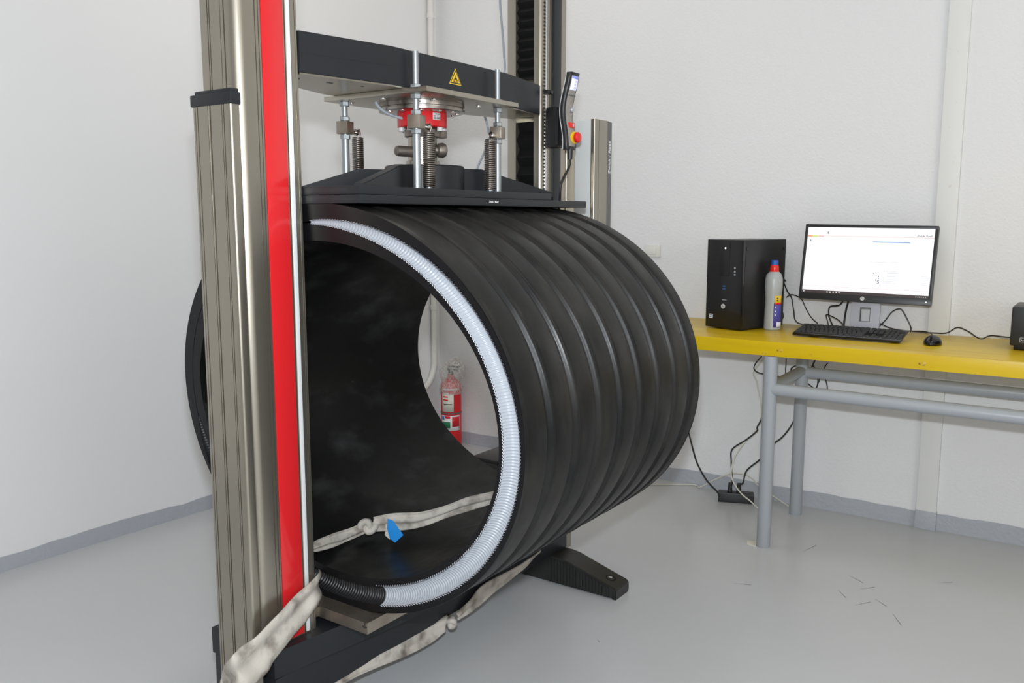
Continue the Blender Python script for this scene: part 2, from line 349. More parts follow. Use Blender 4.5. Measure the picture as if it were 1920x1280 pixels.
# base: lower beam, flared upper block
b = BM(); box(b, 1.24, 2.54, 1.53, 1.755, 0.098, 0.190, 0.004); obj('base_beam', b, 'anthracite', mc)
b = BM()
prism(b, [(1.236, 1.528), (1.52, 1.492), (1.64, 1.475), (2.14, 1.475), (2.26, 1.492), (2.544, 1.528), (2.544, 1.757), (1.236, 1.757)], 'z', 0.194, 0.258)
prism(b, [(1.424, 1.504), (1.52, 1.492), (1.64, 1.475), (2.14, 1.475), (2.26, 1.492), (2.366, 1.505), (2.366, 1.757), (1.424, 1.757)], 'z', 0.258, 0.2745)
obj('base_block', b, 'anthracite', mc, smooth=False)
def foot(x0, x1, ye=2.006):
    b = BM(); pr = [(1.278, 0.004), (1.278, .036), (1.284, .041), (1.47, .094), (1.50, .098), (min(1.78, ye - .03), .098), (min(1.81, ye - .02), .094), (ye - .006, .041), (ye, .036), (ye, 0.004)]
    bb = BM(); prism(bb, pr, 'x', x0 + .003, x1 - .003); bmesh.ops.bevel(bb, geom=list(bb.edges), offset=.003, segments=2, affect='EDGES'); merge(b, bb)
    for yy in (1.279, ye - .016):
        box(b, x0 + .006, x1 - .006, yy, yy + .014, 0.0, .010)
    f = obj('foot', b, 'foot', mc)
    g = BM(); y = 1.305
    def top(y): return .041 + (.094 - .041) * min(1, max(0, (y - 1.284) / (1.47 - 1.284))) - .007
    while y < 1.53:
        for s in (x0, x1 - .004): box(g, s, s + .004, y, y + .006, 0.006, top(y))
        y += .0125
    r = obj('side_rib', g, 'foot', f, smooth=False); r['kind'] = 'stuff'
    g = BM(); lathe(g, ((x0 + x1) / 2, 1.325, .0475), (0, -.27, 1), [(.0, .019), (.005, .019), (.0055, .014), (.001, .013), (.001, 0)], 18); obj('bolt_recess', g, 'rubber', f)
    g = BM(); hexnut(g, ((x0 + x1) / 2, 1.325, .052), .013, .006); obj('levelling_bolt', g, 'chrome', f)
foot(2.434, 2.536); foot(1.24, 1.342, 1.80)

def rprofile(x0, x1, y0, y1, r, notches, r2=.005):
    # rounded rectangle in plan with small grooves; notches: side -> list of (position, width, depth)
    pts = []
    r2 = min(r, r2)
    def corner(cx, cy, a0, r):
        for k in range(6):
            a = a0 + k * PI / 10; pts.append((cx + r * math.cos(a), cy + r * math.sin(a)))
    def side(s):
        L = sorted(notches.get(s, []), reverse=s in ('+y', '-x'))
        for p, w, d in L:
            if s == '-y': pts.extend([(p - w / 2, y0), (p - w / 2, y0 + d), (p + w / 2, y0 + d), (p + w / 2, y0)])
            if s == '+x': pts.extend([(x1, p - w / 2), (x1 - d, p - w / 2), (x1 - d, p + w / 2), (x1, p + w / 2)])
            if s == '+y': pts.extend([(p + w / 2, y1), (p + w / 2, y1 - d), (p - w / 2, y1 - d), (p - w / 2, y1)])
            if s == '-x': pts.extend([(x0, p + w / 2), (x0 + d, p + w / 2), (x0 + d, p - w / 2), (x0, p - w / 2)])
    corner(x0 + r, y0 + r, PI, r); side('-y'); corner(x1 - r2, y0 + r2, 1.5 * PI, r2); side('+x'); corner(x1 - r2, y1 - r2, 0, r2); side('+y'); corner(x0 + r2, y1 - r2, .5 * PI, r2); side('-x')
    return pts
TOP = 2.62
def bellows(x0, x1, y0, y1, za, zb, parent, pitch=.030):
    b = BM(); z = za; rows = []; k = 0
    while z < zb:
        xx = x0 if k % 2 == 0 else x1; rows.append((xx, z)); z += pitch / 2; k += 1
    A = [b.verts.new((x, y0, z)) for x, z in rows]; B = [b.verts.new((x, y1, z)) for x, z in rows]
    for i in range(len(rows) - 1): b.faces.new([A[i], A[i + 1], B[i + 1], B[i]])
    o = obj('bellows', b, 'rubber', parent, smooth=False, solid=.0015); return o
# near (left) column
NOT = {'-y': [(1.266, .0025, .003), (1.275, .002, .003), (1.3115, .062, .002), (1.3465, .003, .004), (1.3622, .002, .004), (1.375, .002, .002)],
       '-x': [(1.582, .004, .004), (1.594, .002, .002), (1.630, .003, .003), (1.636, .003, .003)], '+x': [(1.607, .07, .05)]}
b = BM(); prism(b, rprofile(1.216, 1.384, 1.545, 1.664, .022, NOT), 'z', 0.258, TOP); ncol = obj('column', b, 'alu', mc, angle=.5)
b = BM(); box(b, 1.282, 1.342, 1.5435, 1.548, 0.262, TOP - .02, .0008); obj('red_cover_strip', b, 'red', ncol, label='glossy red cover strip')
b = BM(); box(b, 1.3500, 1.3600, 1.542, 1.547, 0.262, TOP - .02, .001); obj('guide_strip', b, 'guide', ncol, label='bright pale guide strip')
bellows(1.365, 1.378, 1.573, 1.641, 1.69, TOP, ncol); bellows(1.362, 1.378, 1.573, 1.641, 0.27, 1.565, ncol, .056)
b = BM(); box(b, 1.222, 1.380, 1.55, 1.660, TOP, TOP + .02, .004); obj('column_cap', b, 'black_plastic', ncol)
# far (right) column
NOT = {'-y': [(2.400, .006, .006), (2.4175, .003, .004), (2.432, .003, .003)], '-x': [(1.607, .07, .05)], '+x': [(1.60, .004, .004)]}
b = BM(); prism(b, rprofile(2.382, 2.534, 1.545, 1.676, .012, NOT), 'z', 0.258, TOP); fcol = obj('column', b, 'alu', mc, angle=.5)
b = BM(); box(b, 2.446, 2.490, 1.536, 1.548, 0.262, TOP - .02, .003); obj('grey_cover_strip', b, 'anthracite', fcol, label='dark grey cover strip')
b = BM(); box(b, 2.3985, 2.4015, 1.5455, 1.549, 0.30, TOP - .02)
sl = obj('switch_rod_channel', b, 'alu', fcol)
b = BM(); z = 1.32
while z < 2.2: box(b, 2.3965, 2.4035, 1.5425, 1.5465, z, z + .0055); z += .0115
o = obj('tooth', b, 'black_plastic', sl, smooth=False); o['kind'] = 'stuff'
b = BM(); box(b, 2.405, 2.414, 1.5425, 1.547, 0.262, TOP - .02, .001); obj('guide_strip', b, 'alu_bright', fcol)
b = BM(); box(b, 2.394, 2.426, 1.526, 1.545, 1.643, 1.655, .002); cyl(b, (2.41, 1.524, 1.649), (2.41, 1.532, 1.649), .006, 12); obj('stop_clip', b, 'black_plastic', fcol)
bellows(2.388, 2.401, 1.573, 1.641, 1.69, TOP, fcol); bellows(2.388, 2.404, 1.573, 1.641, 0.27, 1.565, fcol, .056)
b = BM(); box(b, 2.386, 2.530, 1.55, 1.672, TOP, TOP + .02, .004); obj('column_cap', b, 'black_plastic', fcol)
# drive housings on the outer sides
def housing(x0, x1, outer):
    side = '-x' if outer < 0 else '+x'
    NN = {side: [(1.562, .003, .003), (1.568, .002, .002), (1.607, .004, .004), (1.614, .003, .002), (1.650, .003, .003), (1.658, .002, .002)]}
    b = BM(); prism(b, rprofile(x0, x1, 1.540, 1.668, .006, NN), 'z', 0.085, 1.487); h = obj('drive_housing', b, 'alu', mc, angle=.5)
    b = BM(); box(b, x0 - .003, x1, 1.536, 1.671, 1.487, 1.512, .003); box(b, x0 + .004, x1, 1.543, 1.664, 1.512, 1.520, .002); obj('end_cap', b, 'anthracite', h, label='dark grey plastic end cap')
    return h
housing(1.1905, 1.2155, -1); hr = housing(2.5345, 2.590, 1)
# crosshead
HX = [(1.387, 1.546), (1.640, 1.499), (2.128, 1.499), (2.379, 1.546), (2.379, 1.672), (2.128, 1.745), (1.640, 1.745), (1.387, 1.672)]
bb = BM(); prism(bb, HX, 'z', 1.5755, 1.667); bmesh.ops.bevel(bb, geom=list(bb.edges), offset=.0015, segments=2, affect='EDGES')
ch = obj('crosshead', bb, 'anthracite', mc)
bb = BM(); prism(bb, [(1.8835 + (x - 1.8835) * .998, 1.62 + (y - 1.62) * .985) for x, y in HX], 'z', 1.572, 1.5757); us = obj('bottom_plate', bb, 'steel', ch, smooth=False, label='bare steel underside plate')
for (x, y) in ((1.42, 1.60), (1.43, 1.60), (1.51, 1.585), (1.52, 1.585), (1.60, 1.56)):
    b = BM(); cyl(b, (x, y, 1.5712), (x, y, 1.574), .0045, 12); obj('bolt_hole', b, 'dark_print', us)
b = BM(); prism(b, [(1.3872, 1.5455), (1.640, 1.4985), (1.640, 1.4995), (1.3872, 1.5465)], 'z', 1.6195, 1.6203); obj('seam_line', b, 'black_plastic', ch, smooth=False)
# warning triangle on the crosshead front
b = BM()
def tri(bm, cx, zb, w, h, y, mi): 
    prism(bm, [(cx - w / 2, zb), (cx + w / 2, zb), (cx, zb + h)], 'y', y, y + .0006, mi)
wx, wz = 1.889, 1.6055
tri(b, wx, wz, .052, .042, 1.4983, 0); tri(b, wx, wz + .0022, .046, .0365, 1.4978, 1); tri(b, wx, wz + .0052, .037, .028, 1.4973, 0)
box(b, wx - .0012, wx + .0012, 1.4966, 1.4974, wz + .012, wz + .024, 0, None, 1)
prism(b, [(wx - .003, wz + .0165), (wx + .003, wz + .0165), (wx, wz + .0115)], 'y', 1.4966, 1.4974, 1)
for s in (-1, 1):
    for k in range(3): box(b, wx + s * (.004 + .0035 * k) - .0007, wx + s * (.004 + .0035 * k) + .0007, 1.4966, 1.4974, wz + .0085, wz + .0165 - .0022 * k, 0, None, 1)
box(b, wx - .011, wx + .011, 1.4966, 1.4974, wz + .0062, wz + .0078, 0, None, 1)
obj('warning_sign', b, ['yellow_sign', 'dark_print'], ch, smooth=False, label='yellow hand-crush warning triangle')
# square steel mounting plate
b = BM(); box(b, 1.677, 2.074, 1.420, 1.778, 1.559, 1.5715, .0012); mp_ = obj('mounting_plate', b, 'steel', mc, label='square bare steel mounting plate')
LC = (1.875, 1.605)
def bolt_bm(x, y, z, r=.006, h=.004):
    bm = BM(); lathe(bm, (x, y, z - h), (0, 0, 1), [(0.001, 0), (.001, r * .45), (0, r * .5), (0, r * .92), (.0008, r), (h, r)], 14); return bm
bl = None
for (x, y) in ((1.735, 1.735), (1.715, 1.60), (1.80, 1.50), (1.98, 1.49), (2.03, 1.60), (1.96, 1.72)):
    if bl is None: x_, y_ = x, y; bl = obj('plate_bolt', bolt_bm(x, y, 1.559), 'chrome', mp_)
    else: dup(bl, mp_, (x - x_, y - y_, 0))
# suspension rods with nuts, blocks and springs
def rod(x, y, sgn, ztop, first=None):
    b = BM(); cyl(b, (x, y, 1.478), (x, y, ztop), .0078, 14); cyl(b, (x, y, 1.303), (x, y, 1.478), .0100, 16)
    r = obj('suspension_rod', b, 'zinc', mc, label='zinc-plated threaded suspension rod')
    for z, h in ((1.577, .011), (1.5525, .0125), (1.514, .011), (1.4665, .012)):
        n = BM(); hexnut(n, (x, y, z), .0235, h); obj('nut', n, 'zinc', r)
    k = BM(); box(k, -.017, .017, -.017, .017, 1.474, 1.507, .0015, Matrix.Translation((x, y, 0)) @ Matrix.Rotation(.25, 4, 'Z')); obj('spring_block', k, 'steel_raw', r, label='square steel block')
    sx, sy = x + sgn * .042, y - .004
    e = BM(); lathe(e, (x + sgn * .016, y - .004, 1.481), (sgn, 0, 0), [(0, .005), (.016, .005), (.016, .009), (.024, .0085), (.027, .004), (.027, 0)], 14); obj('spring_eye', e, 'chrome', r, label='domed bright bolt')
    s = BM(); pts = [(sx, sy, 1.478), (sx + .006, sy, 1.490), (sx + .011, sy, 1.480)]; N = 27; R = .0142
    for i in range(N * 12 + 1):
        a = 2 * PI * i / 12; rr = R * min(1, .55 + i / 14) * min(1, .55 + (N * 12 - i) / 14)
        pts.append((sx + rr * math.cos(a), sy + rr * math.sin(a), 1.470 - (1.470 - 1.331) * i / (N * 12)))
    tube(s, pts, 0.0024, 5, smooth=False); obj('spring', s, 'spring', r, label='dark coil tension spring', angle=2)
    q = BM(); cyl(q, (sx, sy, 1.322), (sx, sy, 1.334), .009, 14); obj('spring_stud', q, 'zinc', r)
    return r
rod(1.703, 1.477, 1, 1.662); rod(2.052, 1.477, -1, 1.664); rod(1.705, 1.73, 1, 1.640); rod(2.052, 1.73, -1, 1.640)
# load cell
lx, ly = LC
b = BM(); lathe(b, (lx, ly, 1.535), (0, 0, 1), [(0, .110), (.002, .117), (.008, .118), (.009, .114), (.012, .114), (.013, .117), (.0235, .117)], 64)
fl = obj('load_cell_flange', b, 'flange', mc, label='turned shiny steel flange'); fb = None
for k in range(12):
    a = 2 * PI * (k + .3) / 12
    if fb is None: a0 = a; fb = obj('flange_bolt', bolt_bm(lx + .097 * math.cos(a), ly + .097 * math.sin(a), 1.5355, .0065, .003), 'chrome', fl)
    else: dup(fb, fl, (.097 * (math.cos(a) - math.cos(a0)), .097 * (math.sin(a) - math.sin(a0)), 0))
b = BM(); lathe(b, (lx, ly, 1.496), (0, 0, 1), [(0, .066), (.002, .068), (.041, .068), (.044, .066)], 48); lc = obj('load_cell', b, 'red_paint', mc, label='bright red load cell'); lb = None
for k in range(8):
    a = 2 * PI * (k + .12) / 8
    if lb is None: a0 = a; lb = obj('cap_screw', bolt_bm(lx + .058 * math.cos(a), ly + .058 * math.sin(a), 1.498, .0078, .0125), 'label_grey', lc)
    else: dup(lb, lc, (.058 * (math.cos(a) - math.cos(a0)), .058 * (math.sin(a) - math.sin(a0)), 0))
b = BM(); am = math.radians(-104); rows = []
for k in range(7):
    a = am + (k - 3) * .062; rows.append([b.verts.new((lx + .0684 * math.cos(a), ly + .0684 * math.sin(a), z)) for z in (1.513, 1.532)])
for p, q in zip(rows, rows[1:]): b.faces.new([p[0], q[0], q[1], p[1]])
ll = obj('type_label', b, 'label_grey', lc, solid=.0006, label='small silver type label')
b = BM()
for (k0, k1, z0, z1) in ((.3, .85, 1.5275, 1.5295), (.05, .35, 1.523, 1.5245), (.45, .95, 1.523, 1.5245), (.05, .35, 1.5195, 1.521), (.45, .95, 1.5195, 1.521), (.05, .35, 1.516, 1.5175), (.45, .95, 1.516, 1.5175)):
    q = []
    for t in (k0, k1):
        a = am + (t - .5) * .37; q.append((lx + .0692 * math.cos(a), ly + .0692 * math.sin(a)))
    v = [b.verts.new((*q[0], z0)), b.verts.new((*q[1], z0)), b.verts.new((*q[1], z1)), b.verts.new((*q[0], z1))]; b.faces.new(v)
obj('print_line', b, 'dark_print', ll, smooth=False, solid=.0003)
b = BM(); tube(b, [(1.745, 1.655, 1.556), (1.752, 1.645, 1.540), (1.775, 1.632, 1.525), (1.81, 1.62, 1.518)], .0038, 8); obj('sensor_cable', b, 'grey_cable', lc, label='short grey cable arc')
b = BM(); lathe(b, (lx, ly, 1.471), (0, 0, 1), [(0, .046), (.002, .049), (.020, .049), (.025, .042)], 32)
for s in (-1, 1): box(b, lx + s * .035 - .012, lx + s * .035 + .012, ly - .050, ly - .030, 1.470, 1.490, .002)
obj('coupling_ring', b, 'pin', mc)
b = BM(); lathe(b, (lx, ly, 1.393), (0, 0, 1), [(0, .046), (.014, .046), (.016, .040), (.080, .040)], 32); stem = obj('coupling_stem', b, 'steel', mc)
b = BM(); lathe(b, (lx - .036, ly + .004, 1.431), (-1, .25, 0), [(0, .0145), (.046, .0145), (.053, .0125), (.056, .006), (.056, 0)], 20); obj('locking_pin', b, 'pin', stem)
b = BM(); lathe(b, (lx + .006, ly - .022, 1.437), (1, -.75, 0), [(0, .011), (.020, .011), (.020, .013), (.023, .019), (.036, .0205), (.044, .0165), (.048, .008), (.049, 0)], 22); obj('pin_knob', b, 'pin', stem, label='mushroom-headed pin knob')
# compression platen: two slabs, hub, four gussets
b = BM(); box(b, 1.388, 2.377, 1.372, 1.868, 1.2835, 1.3035, .0025); pl = obj('compression_platen', b, 'anthracite', mc, label='long anthracite compression platen')
b = BM(); box(b, 1.386, 2.172, 1.371, 1.868, 1.3035, 1.3225, .002); obj('upper_slab', b, 'anthracite', pl)
b = BM(); lathe(b, (lx + .008, ly, 1.3225), (0, 0, 1), [(0, .110), (.067, .110), (.071, .107), (.071, .05), (.063, .046)], 48); obj('hub', b, 'anthracite', pl, label='round hub boss')
def gusset(tx, ty, t1, htop, tf=.34):
    d = Vector((tx - lx, ty - ly, 0)); n = Vector((-d.y, d.x, 0)).normalized() * .012
    prof = [(.06, 1.315), (.06, htop), (tf, htop), (t1, 1.328), (t1 + .005, 1.315)]; bm = BM()
    A = [bm.verts.new(Vector((lx, ly, z)) + d * t + n) for t, z in prof]; B = [bm.verts.new(Vector((lx, ly, z)) + d * t - n) for t, z in prof]
    for k in range(len(prof)): bm.faces.new([A[k], A[(k + 1) % 5], B[(k + 1) % 5], B[k]])
    bm.faces.new(A[::-1]); bm.faces.new(B)
    bmesh.ops.bevel(bm, geom=list(bm.edges), offset=.002, segments=2, affect='EDGES')
    obj('gusset', bm, 'anthracite', pl)
gusset(1.398, 1.385, .98, 1.386, .43); gusset(2.35, 1.38, .80, 1.390); gusset(1.40, 1.86, .66, 1.382); gusset(2.35, 1.83, .80, 1.385)
b = BM(); box(b, 1.862, 1.912, 1.3700, 1.3722, 1.2895, 1.2995); o_ = obj('name_plate', b, 'anthracite', pl)
b = text_bm('Zwick / Roell', .0078, basis((1.864, 1.3698, 1.2918), (1, 0, 0), (0, 0, 1))); obj('lettering', b, 'white', o_, smooth=False)
b = BM(); cyl(b, (2.369, 1.3712, 1.294), (2.369, 1.375, 1.294), .003, 12); obj('pin_hole', b, 'dark_print', pl)
# steel bed plate under the pipe with a T-slot
b = BM(); TS = [(1.392, .275), (1.392, .303), (1.398, .303), (1.398, .294), (1.394, .294), (1.394, .289), (1.408, .289), (1.408, .294), (1.403, .294), (1.403, .303)]
TS += [(1.60, .303), (1.60, .293), (1.592, .293), (1.592, .285), (1.622, .285), (1.622, .293), (1.614, .293), (1.614, .303), (1.842, .303), (1.842, .275)]
prism(b, TS, 'x', 1.402, 2.36); bp_ = obj('bed_plate', b, 'steel_raw', mc, smooth=False, label='ground steel bed plate with T-slots')
b = BM(); cyl(b, (1.380, 1.607, .2895), (1.43, 1.607, .2895), .0055, 12); hexnut(b, (1.393, 1.607, .2895), .015, .008, (1, 0, 0)); obj('slot_stud', b, 'chrome', bp_)
b = BM(); box(b, 1.386, 1.404, 1.56, 1.592, .2745, .300, .001); obj('slot_rail', b, 'steel', bp_); b = BM(); box(b, 1.386, 1.404, 1.622, 1.67, .2745, .300, .001); obj('slot_rail', b, 'steel', bp_)
b = BM(); lathe(b, (1.4012, 1.4005, .2915), (1, 0, 0), [(0, 0), (0, .0032), (.02, .0032)], 12); obj('slot_screw', b, 'chrome', bp_)
# electronics housing behind the far column
eh_b = BM(); box(eh_b, 2.642, 2.757, 1.50, 1.80, .45, 1.583, .004); eh = obj('electronics_housing', eh_b, 'offwhite', mc, label='pale grey electronics housing with champagne front')
b = BM(); prism(b, rprofile(2.640, 2.742, 1.494, 1.512, .005, {'-y': [(2.668, .002, .002)]}), 'z', .448, 1.585); obj('front_profile', b, 'alu', eh, angle=.5)
b = BM(); box(b, 2.728, 2.760, 1.4935, 1.52, .448, 1.583, .002); ds = obj('name_strip', b, 'dark_strip', eh, label='dark grey name strip')
b = text_bm('Zwick / Roell', .021, basis((2.750, 1.4930, 1.405), (0, 0, 1), (-1, 0, 0)), shear=.1); obj('lettering', b, 'white', ds, smooth=False)
b = BM(); box(b, 2.596, 2.642, 1.58, 1.64, .9, .96); obj('mounting_arm', b, 'anthracite', eh); b = BM(); box(b, 2.596, 2.642, 1.58, 1.64, 1.3, 1.36); obj('mounting_arm', b, 'anthracite', eh)
# holder plate for the remote
b = BM(); box(b, 2.392, 2.452, 1.492, 1.534, 1.475, 1.60, .006); box(b, 2.388, 2.440, 1.484, 1.494, 1.48, 1.59, .003); obj('remote_holder', b, 'black_plastic', mc)
b = BM(); tube(b, [(2.60, 1.60, .20), (2.63, 1.575, .205), (2.655, 1.57, .18), (2.64, 1.565, .145), (2.60, 1.58, .14)], .005, 8); obj('power_lead', b, 'black_plastic', hr)

# ---------------------------------------------------------------- handheld remote on the far column
rm = thing('handheld_remote', 'curved black and grey remote with lit screen and red stop button on the far column', 'remote', (2.412, 1.44, 1.46))
def prof_y(z):   # forward offset of the front face along the height (s-curve), towards -y
    t = (z - 1.465) / .235
    return 1.452 - 0.0065 * math.cos(2.2 * PI * (t - .08)) - .026 * max(0, t - .45) ** 1.4
ZS = [1.465 + .235 * k / 22 for k in range(23)]
def shell(x0, x1, fo, bo, z0=0, z1=22):
    bm = BM(); rings = []
    for k in range(z0, z1 + 1):
        z = ZS[k]; y = prof_y(z); e = .004 if k in (z0, z1) else 0
        rings.append([bm.verts.new(p) for p in ((x0 + e, y + bo - .004, z), (x0 + e, y + fo + .004, z), (x0 + .005, y + fo, z), (x1 - .005, y + fo, z), (x1 - e, y + fo + .004, z), (x1 - e, y + bo - .004, z), (x1 - .006, y + bo, z), (x0 + .006, y + bo, z))])
    for a, c in zip(rings, rings[1:]):
        for k in range(8): bm.faces.new([a[k], a[(k + 1) % 8], c[(k + 1) % 8], c[k]])
    bm.faces.new(rings[0][::-1]); bm.faces.new(rings[-1]); return bm
RX0, RX1 = 2.380, 2.438
obj('body', shell(RX0, RX1, 0, .022), 'black_plastic', rm, angle=1)
obj('front_panel', shell(RX0 + .006, RX1 - .005, -.0015, .004, 1, 21), 'pendant_grey', rm, angle=1, label='warm grey control panel')
b = BM(); P1 = [(RX0 - .0005, prof_y(z) + .016, z) for z in ZS]; tube(b, P1, .0013, 6, smooth=False); obj('edge_line', b, 'label_grey', rm)
def patch(x0, x1, za, zb, off, n=6):
    bm = BM(); rows = []
    for k in range(n + 1):
        z = za + (zb - za) * k / n; y = prof_y(z) + off; rows.append((bm.verts.new((x0, y, z)), bm.verts.new((x1, y, z))))
    for a, c in zip(rows, rows[1:]): bm.faces.new([a[0], a[1], c[1], c[0]])
    return bm
sc = obj('screen', patch(RX0 + .010, RX1 - .012, 1.647, 1.688, -.0024), 'lcd', rm, solid=.0006, label='lit pale violet screen')
obj('header_bar', patch(RX0 + .010, RX1 - .012, 1.680, 1.6885, -.0029, 2), 'lcd_blue', sc, solid=.0004)
for z in (1.672, 1.663, 1.6535):
    b = text_bm('0.00' if z != 1.663 else '0.0', .008, basis((RX0 + .028, prof_y(z) - .0030, z - .002), (1, 0, 0), (0, -.2, 1))); obj('reading', b, 'screen_grey', sc, smooth=False)
b = BM(); 
for k in range(4): box(b, RX0 + .011 + k * .011, RX0 + .018 + k * .011, prof_y(1.632) - .0035, prof_y(1.632), 1.629, 1.634, .001)
obj('soft_key', b, 'dark_strip', rm)
zk = 1.588; b = BM(); lathe(b, (RX0 + .032, prof_y(zk) - .001, zk), (0, -1, 0), [(0, .021), (.0015, .021), (.002, .019), (.002, 0)], 28); obj('dial_ring', b, 'pendant_grey', rm)
b = BM(); lathe(b, (RX0 + .036, prof_y(zk) - .003, zk), (0, -1, 0), [(0, .0085), (.007, .0085), (.009, .007), (.009, 0)], 20); obj('dial_wheel', b, 'silver', rm)
zk = 1.541; b = BM(); box(b, RX0 + .016, RX1 - .008, prof_y(zk) - .006, prof_y(zk), zk - .008, zk + .008, .0015); rb = obj('stop_key', b, 'red_button', rm, label='red key with white ring')
b = BM(); lathe(b, (RX0 + .039, prof_y(zk) - .0062, zk), (0, -1, 0), [(0, .0026), (.0006, .0026), (.0006, .0042), (0, .0042), (0, .0026)], 16); obj('ring_mark', b, 'white', rb)
zk = 1.503; b = BM(); lathe(b, (RX0 + .038, prof_y(zk) - .001, zk), (0, -1, 0), [(0, .019), (.005, .019), (.006, .017), (.006, 0)], 26); obj('button_collar', b, 'yellow_sign', rm, label='yellow collar')
b = BM(); lathe(b, (RX0 + .038, prof_y(zk) - .006, zk), (0, -1, 0), [(0, .010), (.005, .010), (.006, .0165), (.013, .0165), (.017, .013), (.0185, .006), (.0188, 0)], 26); obj('emergency_button', b, 'red_button', rm, label='red mushroom emergency stop button')
b = BM(); cyl(b, (2.408, 1.452, 1.435), (2.408, 1.452, 1.47), .008, 14, .010); tube(b, [(2.408, 1.452, 1.44), (2.407, 1.455, 1.41), (2.3724, 1.4620, 1.3580), (2.3799, 1.4720, 1.2919), (2.42, 1.515, 1.15), (2.43, 1.526, .8)], .0042, 8); obj('hanging_cable', b, 'black_plastic', rm, label='black cable hanging down the column')

# ---------------------------------------------------------------- ribbed black pipe, squashed between platen and bed plate
pipe = thing('plastic_pipe', 'large black ribbed plastic pipe squeezed oval between the platen and the steel bed', 'pipe', (1.87, 1.516, .303))
PY, PZ, PA, PB, IA, IB, PX, PL = 1.516, .793, .562, .494, .495, .407, 1.42, .89
def pnt(s, th, a, bb, extra=0.0):
    k = -.060 + (.040) * s / PL
    z = PZ + (bb + extra) * math.sin(th); y = PY + (a + extra) * math.cos(th)
    z = min(max(z, .3032), 1.2833)
    return Vector((PX + s + k * (z - PZ) - .011 * s * (0), y, z))
PITCH = .1035
def rib(s, th):
    # spiral rib: broad crown, shoulder bead, narrow valley
    u = ((s - .012 - PITCH * .10 * math.sin(th * .5)) / PITCH) % 1.0
    if u < .62: return -.0030 + .0018 * math.sin(PI * u / .62) ** .8
    if u < .655: t = (u - .62) / .035; return -.0030 - .0080 * t * t * (3 - 2 * t)
    if u < .78: t = (u - .655) / .125; return -.0110 - .0020 * math.sin(PI * t)
    if u < .815: t = (u - .78) / .035; return -.0110 + .0085 * t * t * (3 - 2 * t)
    if u < .90: t = (u - .815) / .085; return -.0025 + .0028 * math.sin(PI * t)
    if u < .93: t = (u - .90) / .03; return -.0025 - .0025 * t
    t = (u - .93) / .07; return -.0050 + .0020 * t
NT = 200
b = BM(); S_ = []
ns = 480
for i in range(ns + 1): S_.append(PL * i / ns)
rows = []
for s in S_:
    e = 0
    rows.append([b.verts.new(pnt(s, 2 * PI * k / NT, PA, PB, (rib(s, 2 * PI * k / NT) if .004 < s < PL - .004 else -.001) + .001 * math.sin(3 * 2 * PI * k / NT))) for k in range(NT)])
for r0, r1 in zip(rows, rows[1:]):
    for k in range(NT): b.faces.new([r0[k], r0[(k + 1) % NT], r1[(k + 1) % NT], r1[k]])
pw = obj('outer_wall', b, 'pe_outer', pipe, angle=3, label='black wall with spiral ribs')
b = BM(); rows = []
for i in range(25):
    s = PL * i / 24; rows.append([b.verts.new(pnt(s, 2 * PI * k / NT, IA, IB)) for k in range(NT)])
for r0, r1 in zip(rows, rows[1:]):
    for k in range(NT): b.faces.new([r0[k], r0[(k + 1) % NT], r1[(k + 1) % NT], r1[k]])
obj('inner_wall', b, 'pe_inner', pipe, angle=3, label='smooth black inside wall')
MA, MB = (PA + IA) / 2 - .001, (PB + IB) / 2 - .001
def gw(th):     # half width of the opened conduit round the near end
    d = math.degrees(th) % 360
    if 86 < d < 352:
        w = .0192 + .0042 * max(0, (d - 170) / 90)
        if d < 150: w *= .04 + .96 * math.sin(PI / 2 * (d - 86) / 64) ** .8
        if d > 330: w *= (352 - d) / 22
        return max(w, .0008)
    return .0008
# near end face: two lips left and right of the groove
b = BM(); N2 = 360; G = []
for k in range(N2):
    th = 2 * PI * k / N2; w = gw(th); G.append([b.verts.new(pnt(0, th, PA - .001, PB - .001)), b.verts.new(pnt(0, th, MA, MB, w)), b.verts.new(pnt(0, th, MA, MB, -w)), b.verts.new(pnt(0, th, IA, IB))])
for k in range(N2):
    p, q = G[k], G[(k + 1) % N2]
    b.faces.new([p[0], q[0], q[1], p[1]]); b.faces.new([p[2], q[2], q[3], p[3]])
obj('cut_end', b, 'pe_cut', pipe, smooth=False, label='black cut end face')
b = BM(); G = []
for k in range(N2):
    th = 2 * PI * k / N2; G.append([b.verts.new(pnt(PL, th, PA - .001, PB - .001)), b.verts.new(pnt(PL, th, IA, IB))])
for k in range(N2): b.faces.new([G[k][0], G[(k + 1) % N2][0], G[(k + 1) % N2][1], G[k][1]])
obj('cut_end', b, 'pe_cut', pipe, smooth=False)
def conduit_half(name, d0, d1, m, lip, label):
    bm = BM(); rows = []; step = .15; n = int((d1 - d0) / step); NF = 12
    for i in range(n + 1):
        d = d0 + (d1 - d0) * i / n; th = math.radians(d); w = gw(th); rp = (.5 + .5 * math.cos(2 * PI * i / 6.0)) ** 2.2
        row = []
        for j in range(NF + 1):
            f = PI * j / NF; ww = w * (1 + .10 * rp) + .0004
            p = pnt(0, th, MA, MB, ww * math.cos(f)); p.x += ww * 1.15 * math.sin(f) - .0004
            row.append(bm.verts.new(p))
        if lip:     # thickness of the cut plastic: a thin toothed rim just proud of the black face
            t = .0012 + .0006 * rp
            for jj, sg in ((0, 1), (-1, -1)):
                p = pnt(0, th, MA, MB, sg * (w * (1 + .10 * rp) + .0004 + t)); p.x -= .0012
                (row.insert(0, bm.verts.new(p)) if sg > 0 else row.append(bm.verts.new(p)))
        rows.append(row)
    for a, c in zip(rows, rows[1:]):
        for j in range(len(a) - 1): bm.faces.new([a[j], c[j], c[j + 1], a[j + 1]])
    return obj(name, bm, m, pipe, angle=3, label=label)
